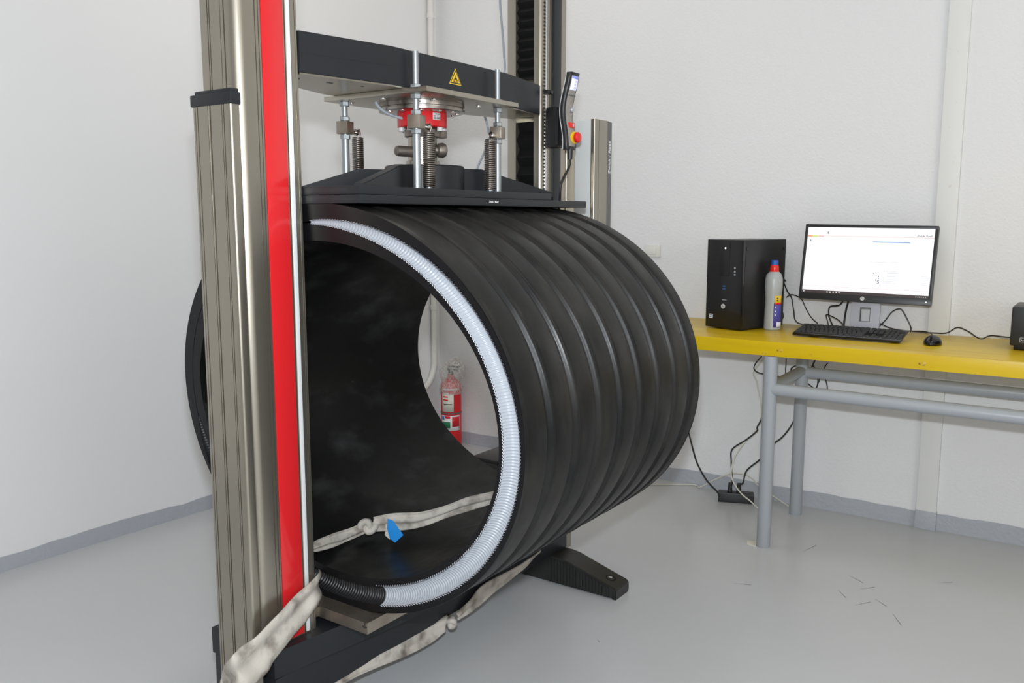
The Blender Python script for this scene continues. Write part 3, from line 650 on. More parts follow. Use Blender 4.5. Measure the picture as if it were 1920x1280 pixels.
conduit_half('corrugated_liner', 88, 257, 'liner', True, 'white corrugated tube core opened along the cut end')
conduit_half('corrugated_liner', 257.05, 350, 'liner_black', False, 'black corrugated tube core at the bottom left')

# ---------------------------------------------------------------- lifting slings
def ribbon(name, e0, e1, parent, m='webbing', n=10, across=9, wob=.004, th=.003, label=None, folds=2.0):
    A = smooth_path(e0, n); B = smooth_path(e1, n); bm = BM(); rows = []
    for i, (p, q) in enumerate(zip(A, B)):
        t = (A[min(i + 1, len(A) - 1)] - A[max(i - 1, 0)]); nrm = t.cross(q - p).normalized(); row = []
        for j in range(across + 1):
            f = j / across
            row.append(bm.verts.new(p.lerp(q, f) + nrm * wob * (math.sin(PI * folds * f + .35 * math.sin(i * .21)) + .18 * math.sin(i * .5 + 4 * f))))
        rows.append(row)
    for a, c in zip(rows, rows[1:]):
        for j in range(across): bm.faces.new([a[j], a[j + 1], c[j + 1], c[j]])
    return obj(name, bm, m, parent, angle=2, solid=th, label=label)
def knot(name, c, size, r, parent, m='webbing', rot=(0.3, 0.5, 0.2)):
    from mathutils import Euler
    R_ = Euler(rot).to_matrix(); pts = []
    for k in range(61):
        t = 2 * PI * k / 60
        pts.append(Vector(c) + R_ @ Vector((math.sin(t) + 1.7 * math.sin(2 * t), (math.cos(t) - 1.7 * math.cos(2 * t)) * .8, -1.2 * math.sin(3 * t))) * size / 2.7)
    bm = BM(); tube(bm, pts, r, 10, smooth=False); return obj(name, bm, m, parent, angle=2)
# sling one: through the pipe, with a blue tag by its knot
s1 = thing('lifting_sling', 'knotted dirty white webbing sling with a blue tag, lying inside the black pipe', 'sling', (1.8, 1.45, .42))
T1 = [(1.4000, 1.5753, 0.4587), (1.4700, 1.5957, 0.4518), (1.5600, 1.6156, 0.4402), (1.6200, 1.5963, 0.4485)]
B1 = [(1.4000, 1.5763, 0.4380), (1.4700, 1.5971, 0.4190), (1.5600, 1.6169, 0.4047), (1.6200, 1.5972, 0.4185)]
ribbon('webbing', T1, B1, s1, folds=3, wob=.006)
T2 = [(1.6300, 1.5860, 0.4580), (1.6600, 1.5461, 0.4678), (1.7200, 1.5042, 0.4634), (1.7800, 1.4695, 0.4684), (1.8500, 1.4311, 0.4840), (1.9300, 1.3882, 0.4908)]
B2 = [(1.6300, 1.5872, 0.4206), (1.6600, 1.5473, 0.4214), (1.7200, 1.5050, 0.4212), (1.7800, 1.4700, 0.4349), (1.8500, 1.4314, 0.4470), (1.9300, 1.3883, 0.4580)]
ribbon('webbing', T2, B2, s1, folds=3.5, wob=.005)
knot('knot', (1.6200, 1.5967, 0.4335), .023, .0095, s1)
b = BM()
tg = [(1.6450, 1.5478, 0.4584), (1.6420, 1.5260, 0.4578), (1.6350, 1.4846, 0.4290), (1.6350, 1.5134, 0.4023), (1.6380, 1.5350, 0.4085), (1.6420, 1.5477, 0.4327)]
b.faces.new([b.verts.new(p) for p in tg]); obj('tag', b, 'blue_tag', s1, smooth=False, solid=.0015, label='blue vinyl tag')
b = BM(); tg = [(1.6500, 1.5587, 0.4429), (1.6440, 1.5357, 0.4464), (1.6410, 1.5221, 0.4236), (1.6410, 1.5379, 0.4039), (1.6480, 1.5617, 0.4086)]
b.faces.new([b.verts.new(p) for p in tg]); obj('tag_back', b, 'paper', s1, smooth=False, solid=.0015)
# sling two: round the foot of the near column and under the base beam
s2 = thing('lifting_sling', 'wide dirty white webbing sling wrapped round the red-striped column and hanging under the beam', 'sling', (1.3, 1.53, .28))
T = [(1.4636, 1.6200, 0.3631), (1.3794, 1.5350, 0.3960), (1.3136, 1.5260, 0.3776), (1.2355, 1.5100, 0.3580), (1.1680, 1.5020, 0.3366), (1.1245, 1.5020, 0.3263), (1.0989, 1.5020, 0.3141), (1.1600, 1.6088, 0.2316), (1.1600, 1.6249, 0.1964)]
B = [(1.4672, 1.6200, 0.2725), (1.3777, 1.5350, 0.3149), (1.3315, 1.5260, 0.2973), (1.2710, 1.5100, 0.2813), (1.2162, 1.5020, 0.2551), (1.1880, 1.5020, 0.2344), (1.1260, 1.5020, 0.2201), (1.1600, 1.6060, 0.1368), (1.1600, 1.6274, 0.1096)]
ribbon('webbing', T, B, s2, folds=3.3, wob=.0042, across=18)
T = [(2.3239, 1.5000, 0.1639), (2.2321, 1.5000, 0.1557), (2.1345, 1.5050, 0.1503), (2.0177, 1.5120, 0.1482), (1.9588, 1.5180, 0.1208), (1.8994, 1.5220, 0.0989)]
B = [(2.2918, 1.5000, 0.1505), (2.2168, 1.5000, 0.1302), (2.1491, 1.5050, 0.1152), (2.0530, 1.5120, 0.0975), (1.9847, 1.5180, 0.0805), (1.9117, 1.5220, 0.0725)]
ribbon('webbing', T, B, s2, folds=2, wob=.004)
T = [(1.8671, 1.5300, 0.1060), (1.7879, 1.5400, 0.1021), (1.6754, 1.5400, 0.1070), (1.5508, 1.5400, 0.1082), (1.4548, 1.5400, 0.1068), (1.3139, 1.5400, 0.1047)]
B = [(1.8431, 1.5150, 0.0689), (1.7692, 1.5150, 0.0608), (1.6682, 1.5150, 0.0678), (1.5492, 1.5200, 0.0823), (1.4580, 1.5250, 0.0870), (1.3123, 1.5300, 0.0813)]
ribbon('webbing', T, B, s2, folds=2, wob=.004)
knot('knot', (1.8717, 1.5180, 0.0845), .016, .0085, s2, rot=(1.2, .3, .8))

# ---------------------------------------------------------------- grey cable behind the crosshead
b = BM(); tube(b, [(2.5958, 1.8600, 2.0812), (2.6020, 1.8600, 1.9930), (2.6147, 1.8600, 1.9049), (2.6243, 1.8600, 1.8334), (2.6242, 1.8600, 1.7598), (2.5588, 1.8600, 1.6602), (2.4750, 1.8400, 1.6230), (2.4661, 1.8200, 1.5726), (2.4782, 1.8200, 1.5270), (2.4500, 1.8200, 1.4766), (2.4162, 1.8200, 1.4300), (2.3948, 1.8200, 1.3934)], .0042, 8)
tag(obj('sensor_cable', b, 'grey_cable'), 'thin grey cable hanging behind the dark crosshead near the far column', 'cable')

# ---------------------------------------------------------------- work table
TZ = .7975; YA, YB_ = -.95, 1.62
tb = thing('work_table', 'work table with a thick yellow wooden top on grey tube legs', 'table', (3.47, .3, 0))
b = BM(); box(b, 3.178, 3.766, YA, YB_, TZ - .054, TZ, .003); tt = obj('tabletop', b, 'desk_yellow', tb, label='thick yellow lacquered board')
for (px, z, w) in ((1.005, .7685, .009), (.520, .765, .010), (1.062, .753, .006), (.893, .764, .004), (.655, .758, .004), (.36, .748, .003)):
    b = BM(); lathe(b, (3.1778, px, z), (-1, 0, 0), [(0, w), (.0003, w * .95), (.0003, 0)], 16)
    bmesh.ops.scale(b, vec=(1, 1.3, .75), space=Matrix.Translation((-3.1778, -px, -z)), verts=list(b.verts)); obj('knot_mark', b, 'knot', tt)
def leg(x, y):
    b = BM(); lathe(b, (x, y, 0), (0, 0, 1), [(0, .024), (.003, .0255), (TZ - .055, .0255)], 24); obj('leg', b, 'tube_grey', tb)
for y in (1.042, -.75):
    leg(3.196, y); leg(3.640, y + .012)
    b = BM(); cyl(b, (3.196, y, .622), (3.640, y + .012, .622), .021, 18); obj('end_rail', b, 'tube_grey', tb)
b = BM(); cyl(b, (3.196, 1.042, .617), (3.196, -.75, .612), .0235, 20); obj('front_rail', b, 'tube_grey', tb)
b = BM(); cyl(b, (3.640, 1.054, .617), (3.640, -.74, .612), .0225, 20); obj('rear_rail', b, 'tube_grey', tb)
b = BM(); prism(b, [(3.17, 1.062), (3.225, 1.075), (3.215, 1.115), (3.18, 1.10)], 'z', 0, .0025); tag(obj('cardboard_scrap', b, 'paper', smooth=False), 'small scrap of brown cardboard under the front table leg', 'scrap')

# desktop computer
fl_, fr_ = Vector((3.459, 1.41, TZ)), Vector((3.406, 1.238, TZ)); ex = (fr_ - fl_).normalized(); Mpc = basis(fl_, ex, (0, 0, 1)).copy()
# local: x along the front (left to right), y up, z towards the viewer side (front normal)
if Mpc.to_3x3().col[2].x > 0: raise SystemExit
W_, H_, D_ = .178, .368, .285
pc = thing('desktop_computer', 'black tower computer standing at the left end of the yellow table', 'computer', (3.58, 1.27, TZ))
b = BM(); box(b, 0, W_, .006, H_, -D_, -.014, .002, Mpc)
for x in (.015, W_ - .035):
    for z in (-.06, -D_ + .03): box(b, x, x + .02, 0, .008, z, z + .02, 0, Mpc)
obj('case', b, 'black_plastic', pc)
b = BM(); box(b, -.001, W_ + .001, .005, H_ + .001, -.016, .004, .004, Mpc); fp = obj('front_panel', b, 'black_gloss', pc)
b = BM(); box(b, .06, .115, .22, H_ - .012, .0035, .0052, .0008, Mpc); obj('drive_bay', b, 'black_gloss', fp)
def disc(bm, M_, x, y, z, r, t=.001, seg=24, mi=0): 
    p = M_ @ Vector((x, y, z)); ax = M_.to_3x3() @ Vector((0, 0, 1)); lathe(bm, p, ax, [(0, r), (t, r), (t, 0)], seg, mi)
b = BM(); disc(b, Mpc, .093, H_ - .034, .0052, .0032); obj('power_light', b, 'led', fp)
b = BM(); disc(b, Mpc, .089, .096, .004, .0098); lg = obj('emblem', b, 'label_grey', fp, label='round silver maker emblem')
bm = text_bm('hp', .0125, Mpc @ Matrix.Translation((.0825, .0925, .0053)), shear=.25); obj('lettering', bm, 'dark_print', lg, smooth=False)
b = BM()
for y in (.165, .176): box(b, .083, .098, y, y + .006, .0035, .0046, 0, Mpc)
obj('port', b, 'blue_port', fp, smooth=False)
b = BM(); 
for y in (.225, .237, .252): box(b, .138, .146, y, y + .006, .0035, .0046, .0008, Mpc)
obj('jack', b, 'silver', fp)
b = BM(); box(b, .019, .038, .042, .060, .0038, .0044, 0, Mpc); sk = obj('sticker', b, 'label_grey', fp, smooth=False, label='small silver square sticker')
b = BM(); box(b, .022, .035, .054, .057, .0043, .0046, 0, Mpc); box(b, .022, .031, .046, .050, .0043, .0046, 0, Mpc); obj('print_block', b, 'blue_print', sk, smooth=False)
b = BM(); box(b, .082, .106, .1215, .1235, .0038, .0043, 0, Mpc); obj('model_line', b, 'silver', fp, smooth=False)
for (y, z) in ((H_ - .03, -.03), (H_ - .032, -.272)):
    b = BM(); box(b, W_, W_ + .0025, y - .012, y, z, z + .01, .001, Mpc); obj('panel_latch', b, 'black_gloss', pc)

# cleaner bottle
bt = thing('cleaner_bottle', 'frosted white bottle with red collar and blue cap beside the tower computer', 'bottle', (3.542, 1.156, TZ))
bx, by = 3.542, 1.156
b = BM(); lathe(b, (bx, by, TZ + .0005), (0, 0, 1), [(0, .031), (.004, .034), (.125, .0315), (.150, .0335), (.165, .0350), (.205, .0350), (.225, .031), (.236, .021), (.240, .016), (.246, .016)], 32); obj('body', b, 'bottle', bt, label='frosted translucent plastic body')
b = BM(); lathe(b, (bx, by, TZ + .238), (0, 0, 1), [(0, .0178), (.002, .0185), (.020, .0172), (.028, .015), (.029, 0)], 24); obj('collar', b, 'red_button', bt, label='red screw collar')
b = BM(); lathe(b, (bx, by, TZ + .265), (0, 0, 1), [(0, .0135), (.001, .0145), (.018, .0145), (.020, .013), (.020, 0)], 24); obj('cap', b, 'blue_cap', bt, label='blue cap')
def wrap(z0, z1, a0, a1, r, n=8):
    bm = BM(); rows = []
    for k in range(n + 1):
        a = a0 + (a1 - a0) * k / n; rows.append([bm.verts.new((bx + rr * math.cos(a), by + rr * math.sin(a), z)) for z, rr in ((z0, r(z0)), ((z0 + z1) / 2, r((z0 + z1) / 2)), (z1, r(z1)))])
    for p, q in zip(rows, rows[1:]): bm.faces.new([p[0], q[0], q[1], p[1]]); bm.faces.new([p[1], q[1], q[2], p[2]])
    return bm
rb_ = lambda z: .0347 - .0025 * (z - TZ) / .125 + (.0012 if z > TZ + .13 else 0)
a0, a1 = math.radians(-157), math.radians(-84)
lb_ = obj('label', wrap(TZ + .012, TZ + .112, a0, a1, rb_), 'purple', bt, solid=.0004, label='violet and yellow paper label')
obj('label_top', wrap(TZ + .108, TZ + .142, a0 + .12, a1, lambda z: rb_(z) + .0004), 'yellow_sign', lb_, solid=.0003)
obj('label_flash', wrap(TZ + .106, TZ + .113, a0 + .2, a1 - .1, lambda z: rb_(z) + .0008), 'red_button', lb_, solid=.0003)
obj('barcode', wrap(TZ + .014, TZ + .034, a0 + .42, a1 - .06, lambda z: rb_(z) + .0006), 'white', lb_, solid=.0003)
for z in (.060, .075, .092): obj('white_dot', wrap(TZ + z, TZ + z + .006, a0 + .16, a0 + .30, lambda z: rb_(z) + .0006, 2), 'white', lb_, solid=.0003)
for z in (.120, .130): obj('dark_mark', wrap(TZ + z, TZ + z + .005, a0 + .35, a0 + .55, lambda z: rb_(z) + .0012, 2), 'dark_print', lb_, solid=.0003)

# monitor
mn = thing('monitor', 'black widescreen computer monitor on a silver stand showing a white screen', 'monitor', (3.66, .82, TZ))
cM = Vector((3.615, .818, 1.076)); exm = Vector((.02, -1, -.012)).normalized(); eym = Vector((.165, 0, 1)); Mm = basis(cM, exm, eym)
MW, MH = .494, .303
b = BM(); box(b, -MW / 2, MW / 2, -MH / 2, MH / 2, -.030, -.002, .006, Mm); box(b, -.10, .10, -.10, .06, -.050, -.028, .01, Mm); obj('back_shell', b, 'black_plastic', mn)
b = BM(); t, bt_ = .0115, .026
for (x0, x1, y0, y1) in ((-MW / 2, MW / 2, MH / 2 - t, MH / 2), (-MW / 2, MW / 2, -MH / 2, -MH / 2 + bt_), (-MW / 2, -MW / 2 + t, -MH / 2 + bt_ - .003, MH / 2 - t + .003), (MW / 2 - t, MW / 2, -MH / 2 + bt_ - .003, MH / 2 - t + .003)):
    box(b, x0, x1, y0, y1, -.004, .003, .0015, Mm)
bz = obj('bezel', b, 'black_plastic', mn)
SX0, SX1, SY0, SY1 = -MW / 2 + t, MW / 2 - t, -MH / 2 + bt_, MH / 2 - t; SW, SH = SX1 - SX0, SY1 - SY0
b = BM(); box(b, SX0, SX1, SY0, SY1, -.003, .0005, 0, Mm); scn = obj('screen', b, 'screen', mn, smooth=False, label='lit white program screen')
def sbox(bm, u0, u1, v0, v1, mi=0, d=.0006): box(bm, SX0 + SW * u0, SX0 + SW * u1, SY1 - SH * v1, SY1 - SH * v0, .0004, d, 0, Mm, mi)
b = BM(); sbox(b, 0, 1, .958, 1.0); obj('taskbar', b, 'screen_dark', scn, smooth=False)
b = BM(); sbox(b, 0, 1, .128, .134); sbox(b, 0, 1, .895, .899); sbox(b, 0, 1, .945, .948); obj('divider_line', b, 'pink', scn, smooth=False)
b = BM(); sbox(b, .002, .040, .128, .150, 0, .0008); sbox(b, .040, .088, .128, .150, 1, .0008); sbox(b, .092, .135, .132, .146, 2, .0008); obj('tab_bar', b, ['screen_orange', 'screen_lime', 'pink'], scn, smooth=False)
b = BM(); sbox(b, .165, .173, .065, .100); sbox(b, .025, .033, .19, .215); obj('icon', b, 'screen_text', scn, smooth=False)
b = BM(); sbox(b, .535, .825, .198, .212); obj('chart_line', b, 'screen_blue', scn, smooth=False)
b = BM()
for (u, v) in ((.565, .66), (.585, .69), (.605, .705), (.585, .76), (.605, .735), (.600, .775), (.610, .795), (.600, .81), (.607, .765)): sbox(b, u, u + .007, v, v + .014)
obj('diagram_dot', b, 'screen_navy', scn, smooth=False)
b = BM()
for k in range(8): sbox(b, .645, .652, .63 + .024 * k, .638 + .024 * k); sbox(b, .66, .74 + .01 * (k % 3), .632 + .024 * k, .636 + .024 * k)
for k in range(6): sbox(b, .93, .985, .685 + .024 * k, .689 + .024 * k)
sbox(b, .535, .75, .50, .504)
for v in (.60, .84): sbox(b, .53, .91, v, v + .002)
obj('text_line', b, 'screen_grey', scn, smooth=False)
bm = text_bm('Zwick', .0105, Mm @ Matrix.Translation((SX0 + SW * .868, SY1 - SH * .118, .0007)), .0002, shear=.15, bold=.0002); obj('lettering', bm, 'screen_text', scn, smooth=False)
bm = text_bm('/', .016, Mm @ Matrix.Translation((SX0 + SW * .9215, SY1 - SH * .12, .0007)), .0002); obj('lettering', bm, 'screen_red', scn, smooth=False)
bm = text_bm('Roell', .0105, Mm @ Matrix.Translation((SX0 + SW * .936, SY1 - SH * .118, .0007)), .0002, shear=.15, bold=.0002); obj('lettering', bm, 'screen_text', scn, smooth=False)
b = BM()
for u in (.010, .205, .230, .255, .280, .302): sbox(b, u, u + .010, .970, .990, 0, .0009)
for u in (.905, .92, .932, .945, .96, .975): sbox(b, u, u + .006, .974, .988, 0, .0009)
obj('taskbar_icon', b, 'white', scn, smooth=False)
b = BM(); disc(b, Mm, -.0, -MH / 2 + .0125, .003, .0078); lg = obj('emblem', b, 'label_grey', bz, label='round silver maker emblem')
bm = text_bm('hp', .0100, Mm @ Matrix.Translation((-.0052, -MH / 2 + .0098, .0041)), .0002, shear=.25); obj('lettering', bm, 'dark_print', lg, smooth=False)
b = BM(); disc(b, Mm, MW / 2 - .018, -MH / 2 + .0125, .003, .0022); obj('power_light', b, 'led', bz)
# silver stand: foot plate and neck with a rectangular cable opening
b = BM(); box(b, 3.57, 3.742, .690, .955, TZ + .0003, TZ + .008, .003); obj('stand_base', b, 'silver', mn, label='flat silver stand foot')
Mn = basis((3.655, .82, TZ + .006), (0.01, -1, 0), (.10, 0, 1)); b = BM()
w2, hx, h1, h2, hh = .055, .020, .038, .095, .20
for (x0, x1, y0, y1) in ((-w2, -hx, 0, hh), (hx, w2, 0, hh), (-hx, hx, 0, h1), (-hx, hx, h2, hh)): box(b, x0, x1, y0, y1, -.008, .008, 0, Mn)
bmesh.ops.remove_doubles(b, verts=list(b.verts), dist=1e-5)
nk = obj('stand_neck', b, 'silver', mn, smooth=False, label='silver stand neck with a cable opening')
b = BM()
for (x0, x1, y0, y1) in ((-hx, -hx + .002, h1, h2), (hx - .002, hx, h1, h2), (-hx, hx, h1, h1 + .002), (-hx, hx, h2 - .002, h2)): box(b, x0, x1, y0, y1, -.007, .0088, 0, Mn)
obj('opening_rim', b, 'dark_strip', nk, smooth=False)

# keyboard
kb = thing('keyboard', 'black full-size keyboard lying in front of the monitor', 'keyboard', (3.455, .83, TZ))
k0, k1 = Vector((3.385, 1.024, TZ)), Vector((3.385, .632, TZ)); kx = (k1 - k0).normalized(); KW, KD = .392, .148
Mk = basis(k0, kx, (1, 0, .155))
if Mk.to_3x3().col[2].z < 0: Mk = basis(k0, kx, (1, 0, .155)) @ Matrix.Scale(-1, 4, (0, 0, 1))
b = BM(); box(b, 0, KW, 0, KD, .004, .014, .003, Mk); bd = obj('body', b, 'black_gloss', kb)
b = BM()
for x in (.03, KW - .06): box(b, 3.505, 3.522, 1.024 - x - .03, 1.024 - x, TZ + .0002, TZ + .026)
obj('tilt_foot', b, 'black_plastic', kb, smooth=False)
kproto = {}
def key(x, y, w, h=.0150):
    kk = (round(w, 4), h)
    if kk not in kproto:
        bm = BM(); bb = BM(); vs = []
        for z, i in ((.0135, 0), (.0178, .0016)):
            vs.append([bb.verts.new(p) for p in ((x + i, y + i, z), (x + w - i, y + i, z), (x + w - i, y + h - i, z), (x + i, y + h - i, z))])
        for q in range(4): bb.faces.new([vs[0][q], vs[0][(q + 1) % 4], vs[1][(q + 1) % 4], vs[1][q]])
        bb.faces.new(vs[1]); bb.faces.new(vs[0][::-1]); merge(bm, bb, Mk)
        kproto[kk] = (obj('key', bm, 'key', kb, smooth=False), x, y)
    else:
        o, xx, yy = kproto[kk]; dup(o, kb, Mk.to_3x3() @ Vector((x - xx, y - yy, 0)))
u = .0172
for r in range(6):
    y = .012 + r * .0208 + (.004 if r == 5 else 0); x = .008
    if r == 0: ws = [1.3, 1.1, 1.3, 5.6, 1.3, 1.1, 1.1, 1.9]
    elif r == 1: ws = [2.0] + [1] * 10 + [2.7]
    elif r == 2: ws = [1.7] + [1] * 11 + [2.0]
    elif r == 3: ws = [1.5] + [1] * 12 + [1.2]
    elif r == 4: ws = [1] * 13 + [1.7]
    else: ws = [1.13] * 13
    for w in ws: key(x, y, w * u - .0022); x += w * u
    if r in (0, 3, 4, 5):
        for k in range(3): key(.266 + k * u, y, u - .0022)
    elif r == 1: key(.266 + u, y, u - .0022)
    for k in range(4 if r < 5 else 3): key(.324 + k * u * .98, y, u * .98 - .0022)

# mouse
ms = thing('computer_mouse', 'black computer mouse lying on the yellow table right of the keyboard', 'mouse', (3.44, .535, TZ))
b = BM(); bmesh.ops.create_uvsphere(b, u_segments=24, v_segments=14, radius=1)
for v in b.verts:
    x, y, z = v.co; z = max(z, -.12); f = 1 - .25 * max(0, -x)
    v.co = Vector((3.445 + .052 * x, .535 + .031 * y * f, TZ + .004 + .030 * max(z, -.12) * (1 + .12 * x) + .0003))
obj('body', b, 'black_gloss', ms, angle=2)
b = BM(); cyl(b, (3.410, .532, TZ + .0255), (3.410, .538, TZ + .0255), .008, 14); obj('scroll_wheel', b, 'rubber', ms)

# black box at the right edge
bxo = thing('external_drive_box', 'black box-shaped device at the right end of the yellow table', 'device', (3.56, .21, TZ))
b = BM(); box(b, 3.45, 3.66, .10, .292, TZ + .016, TZ + .152, .006); obj('case', b, 'black_plastic', bxo)
b = BM(); box(b, 3.458, 3.65, .11, .280, TZ + .0003, TZ + .018, .004); obj('foot_base', b, 'black_gloss', bxo)
Mb = basis((3.4497, .262, TZ + .030), (0, -1, 0), (0, 0, 1)); b = BM()
for (x0, x1, y0, y1) in ((0, .020, 0, .0012), (0, .020, .0148, .016), (0, .0012, 0, .016), (.0188, .020, 0, .016)): box(b, x0, x1, y0, y1, -.0004, .0005, 0, Mb)
prism_pts = [(.003, .011), (.010, .006), (.017, .011), (.017, .0095), (.010, .0035), (.003, .0095)]
vs = [b.verts.new(Mb @ Vector((x, y, .0005))) for x, y in prism_pts]; b.faces.new(vs)
obj('emblem', b, 'label_grey', bxo, smooth=False, label='small outlined square logo')

# ---------------------------------------------------------------- cables on and under the table
def cable(pts, r, label, m='black_plastic', name='cable', plug=None):
    if plug is None: bm = BM(); tube(bm, pts, r, 7); return tag(obj(name, bm, m), label, 'cable')
    t = thing(name, label, 'cable', pts[0]); bm = BM(); tube(bm, pts, r, 7); obj('cord', bm, m, t)
    for p, q, rr in plug: bm = BM(); cyl(bm, p, q, rr, 12, rr * .7); obj('plug', bm, 'black_plastic', t)
    return t
cable([(3.7100, 1.2038, 1.0239), (3.7150, 1.1791, 0.9972), (3.7200, 1.1556, 0.9455), (3.7200, 1.1361, 0.9168), (3.7200, 1.1248, 0.8672), (3.7300, 1.1072, 0.8102), (3.74, 1.00, .803)], .0026, 'black cable looping from the back of the tower past the bottle, nearest the monitor', plug=[((3.7120, 1.1876, 1.0062), (3.7170, 1.1654, 0.9840), .009)])
cable([(3.7000, 1.1812, 0.9456), (3.7050, 1.1725, 0.9206), (3.7100, 1.1791, 0.8763), (3.7100, 1.1639, 0.8428), (3.7200, 1.1749, 0.8112)], .0022, 'short black cable hanging right behind the frosted bottle', plug=[((3.7000, 1.1762, 0.9367), (3.7050, 1.1724, 0.9183), .009)])
cable([(3.7200, 1.1589, 0.9179), (3.7200, 1.1344, 0.9305), (3.7300, 1.0983, 0.9134), (3.7350, 1.0753, 0.8688), (3.7350, 1.0514, 0.8339), (3.7400, 1.0274, 0.8124)], .0022, 'thin black cable arching below the lower left corner of the monitor')
cable([(3.6900, 0.9138, 0.9217), (3.7000, 0.9341, 0.8978), (3.7100, 0.9727, 0.8882), (3.7150, 0.9766, 0.8541), (3.7150, 0.9691, 0.8322), (3.7100, 0.9580, 0.8111)], .003, 'black cable with a double bend left of the silver stand')
cable([(3.7000, 0.8955, 0.9263), (3.7100, 0.9064, 0.8854), (3.7150, 0.9120, 0.8471), (3.7150, 0.9143, 0.8092)], .004, 'thick straight black cable close to the left side of the silver stand')
cable([(3.6900, 0.9675, 0.8058), (3.7000, 0.9756, 0.8265), (3.7000, 0.9834, 0.8550), (3.6900, 0.9569, 0.8509), (3.6700, 0.9190, 0.8354), (3.5400, 0.8501, 0.8125)], .0022, 'thin black keyboard cable kinked into a loop behind the keyboard')
cable([(3.7000, 0.7744, 0.8206), (3.7100, 0.7537, 0.8469), (3.7200, 0.7335, 0.8796), (3.7200, 0.7104, 0.8938), (3.7200, 0.6943, 0.8884), (3.7150, 0.6715, 0.8519), (3.7100, 0.6571, 0.8236), (3.6800, 0.6528, 0.8101)], .0024, 'black cable standing in a high arch right of the silver stand')
cable([(3.7000, 0.7711, 0.8338), (3.7000, 0.7299, 0.8173), (3.6800, 0.6666, 0.8133), (3.6600, 0.6055, 0.8178), (3.6000, 0.5672, 0.8188), (3.4950, 0.5391, 0.8184)], .0022, 'thin black mouse cable running from the stand to the mouse')
cable([(3.6900, 0.6489, 0.8114), (3.7100, 0.5752, 0.8084), (3.7200, 0.5296, 0.8108), (3.7300, 0.4951, 0.8331), (3.7200, 0.4562, 0.8224), (3.6600, 0.4060, 0.8043), (3.7000, 0.3757, 0.8143), (3.6400, 0.3090, 0.8201), (3.63, .288, .835)], .0026, 'wavy black cable running along the table to the black box at the right end')
# power strip and the cables below the table
ps = thing('power_strip', 'black power strip on the floor against the wall behind the table leg', 'power strip', (3.655, 1.32, 0))
pA, pB = Vector((3.600, 1.385, 0)), Vector((3.655, 1.240, 0)); Mp = basis(pA, (pB - pA), (0, 0, 1)); PLN = (pB - pA).length
b = BM(); box(b, 0, PLN, .0005, .044, -.05, 0, .005, Mp); obj('body', b, 'black_plastic', ps)
for x in (.05, .088, .125):
    b = BM(); p = Mp @ Vector((x, .0442, -.025)); lathe(b, p, (0, 0, 1), [(0, .016), (.0012, .016), (.0012, .013), (.0004, .013), (.0004, 0)], 20); obj('outlet', b, 'black_gloss', ps)
o1 = Mp @ Vector((.05, .046, -.025)); o2 = Mp @ Vector((.088, .046, -.025))
cable([tuple(o1), tuple(o1 + Vector((0, 0, .035))), (3.6400, 1.3372, 0.0861), (3.6500, 1.3493, 0.1797), (3.6600, 1.3502, 0.2335), (3.6600, 1.2910, 0.2837), (3.6600, 1.2425, 0.3315), (3.6650, 1.2426, 0.3495), (3.6700, 1.2226, 0.3989), (3.6800, 1.2153, 0.4809), (3.7000, 1.2169, 0.5837)], .0036, 'black power cord rising from the left outlet of the power strip', plug=[(tuple(o1), tuple(o1 + Vector((0, 0, .040))), .011)])
cable([tuple(o2), tuple(o2 + Vector((0, 0, .035))), (3.6500, 1.2921, 0.0916), (3.6600, 1.2809, 0.1471), (3.6700, 1.2289, 0.2018), (3.6800, 1.1961, 0.2455), (3.6900, 1.1772, 0.2774), (3.7000, 1.1400, 0.3141), (3.7100, 1.1063, 0.3712), (3.7200, 1.0912, 0.4255), (3.7300, 1.0799, 0.5118), (3.745, 1.0, .74)], .0036, 'black power cord rising from the right outlet and passing behind both table legs', plug=[(tuple(o2), tuple(o2 + Vector((0, 0, .040))), .011)])
cable([tuple(Mp @ Vector((.002, .022, -.025))), (3.6200, 1.3973, 0.0386), (3.6600, 1.4652, 0.0709), (3.7000, 1.5277, 0.1263), (3.7300, 1.5632, 0.1776), (3.7500, 1.5893, 0.2283), (3.7550, 1.6092, 0.2810)], .0040, 'black supply cord of the power strip climbing the wall beside the pipe')
cable([(3.60, 1.80, .006), (3.7540, 1.5816, 0.0060), (3.7335, 1.5276, 0.0080), (3.7400, 1.4585, 0.0545), (3.7450, 1.3849, 0.0939), (3.7450, 1.3223, 0.1021), (3.7450, 1.2797, 0.0870), (3.7400, 1.2474, 0.0593), (3.70, 1.10, .006)], .0032, 'cream cable looping along the floor behind the power strip', 'cream_cable')
cable([(3.60, 1.205, .006), (3.5800, 1.2287, 0.0370), (3.5850, 1.2745, 0.0632), (3.5900, 1.3116, 0.1034), (3.6000, 1.3291, 0.1463), (3.6300, 1.3258, 0.2124), (3.6600, 1.2978, 0.2706), (3.7000, 1.2679, 0.3149), (3.7200, 1.2446, 0.3986), (3.7300, 1.2724, 0.5258), (3.7300, 1.2824, 0.5966), (3.735, 1.15, .743)], .0030, 'cream cable crossing in front of the power strip and rising to the table', 'cream_cable')
cable([(3.7000, 1.2481, 0.6561), (3.7000, 1.2752, 0.6205), (3.7000, 1.2791, 0.5964), (3.7000, 1.2546, 0.5823), (3.7000, 1.2050, 0.5802), (3.7100, 1.1499, 0.5751), (3.7200, 1.1477, 0.6112), (3.7200, 1.1473, 0.6533)], .0026, 'thin black cable hanging in a loop under the table behind the front leg')
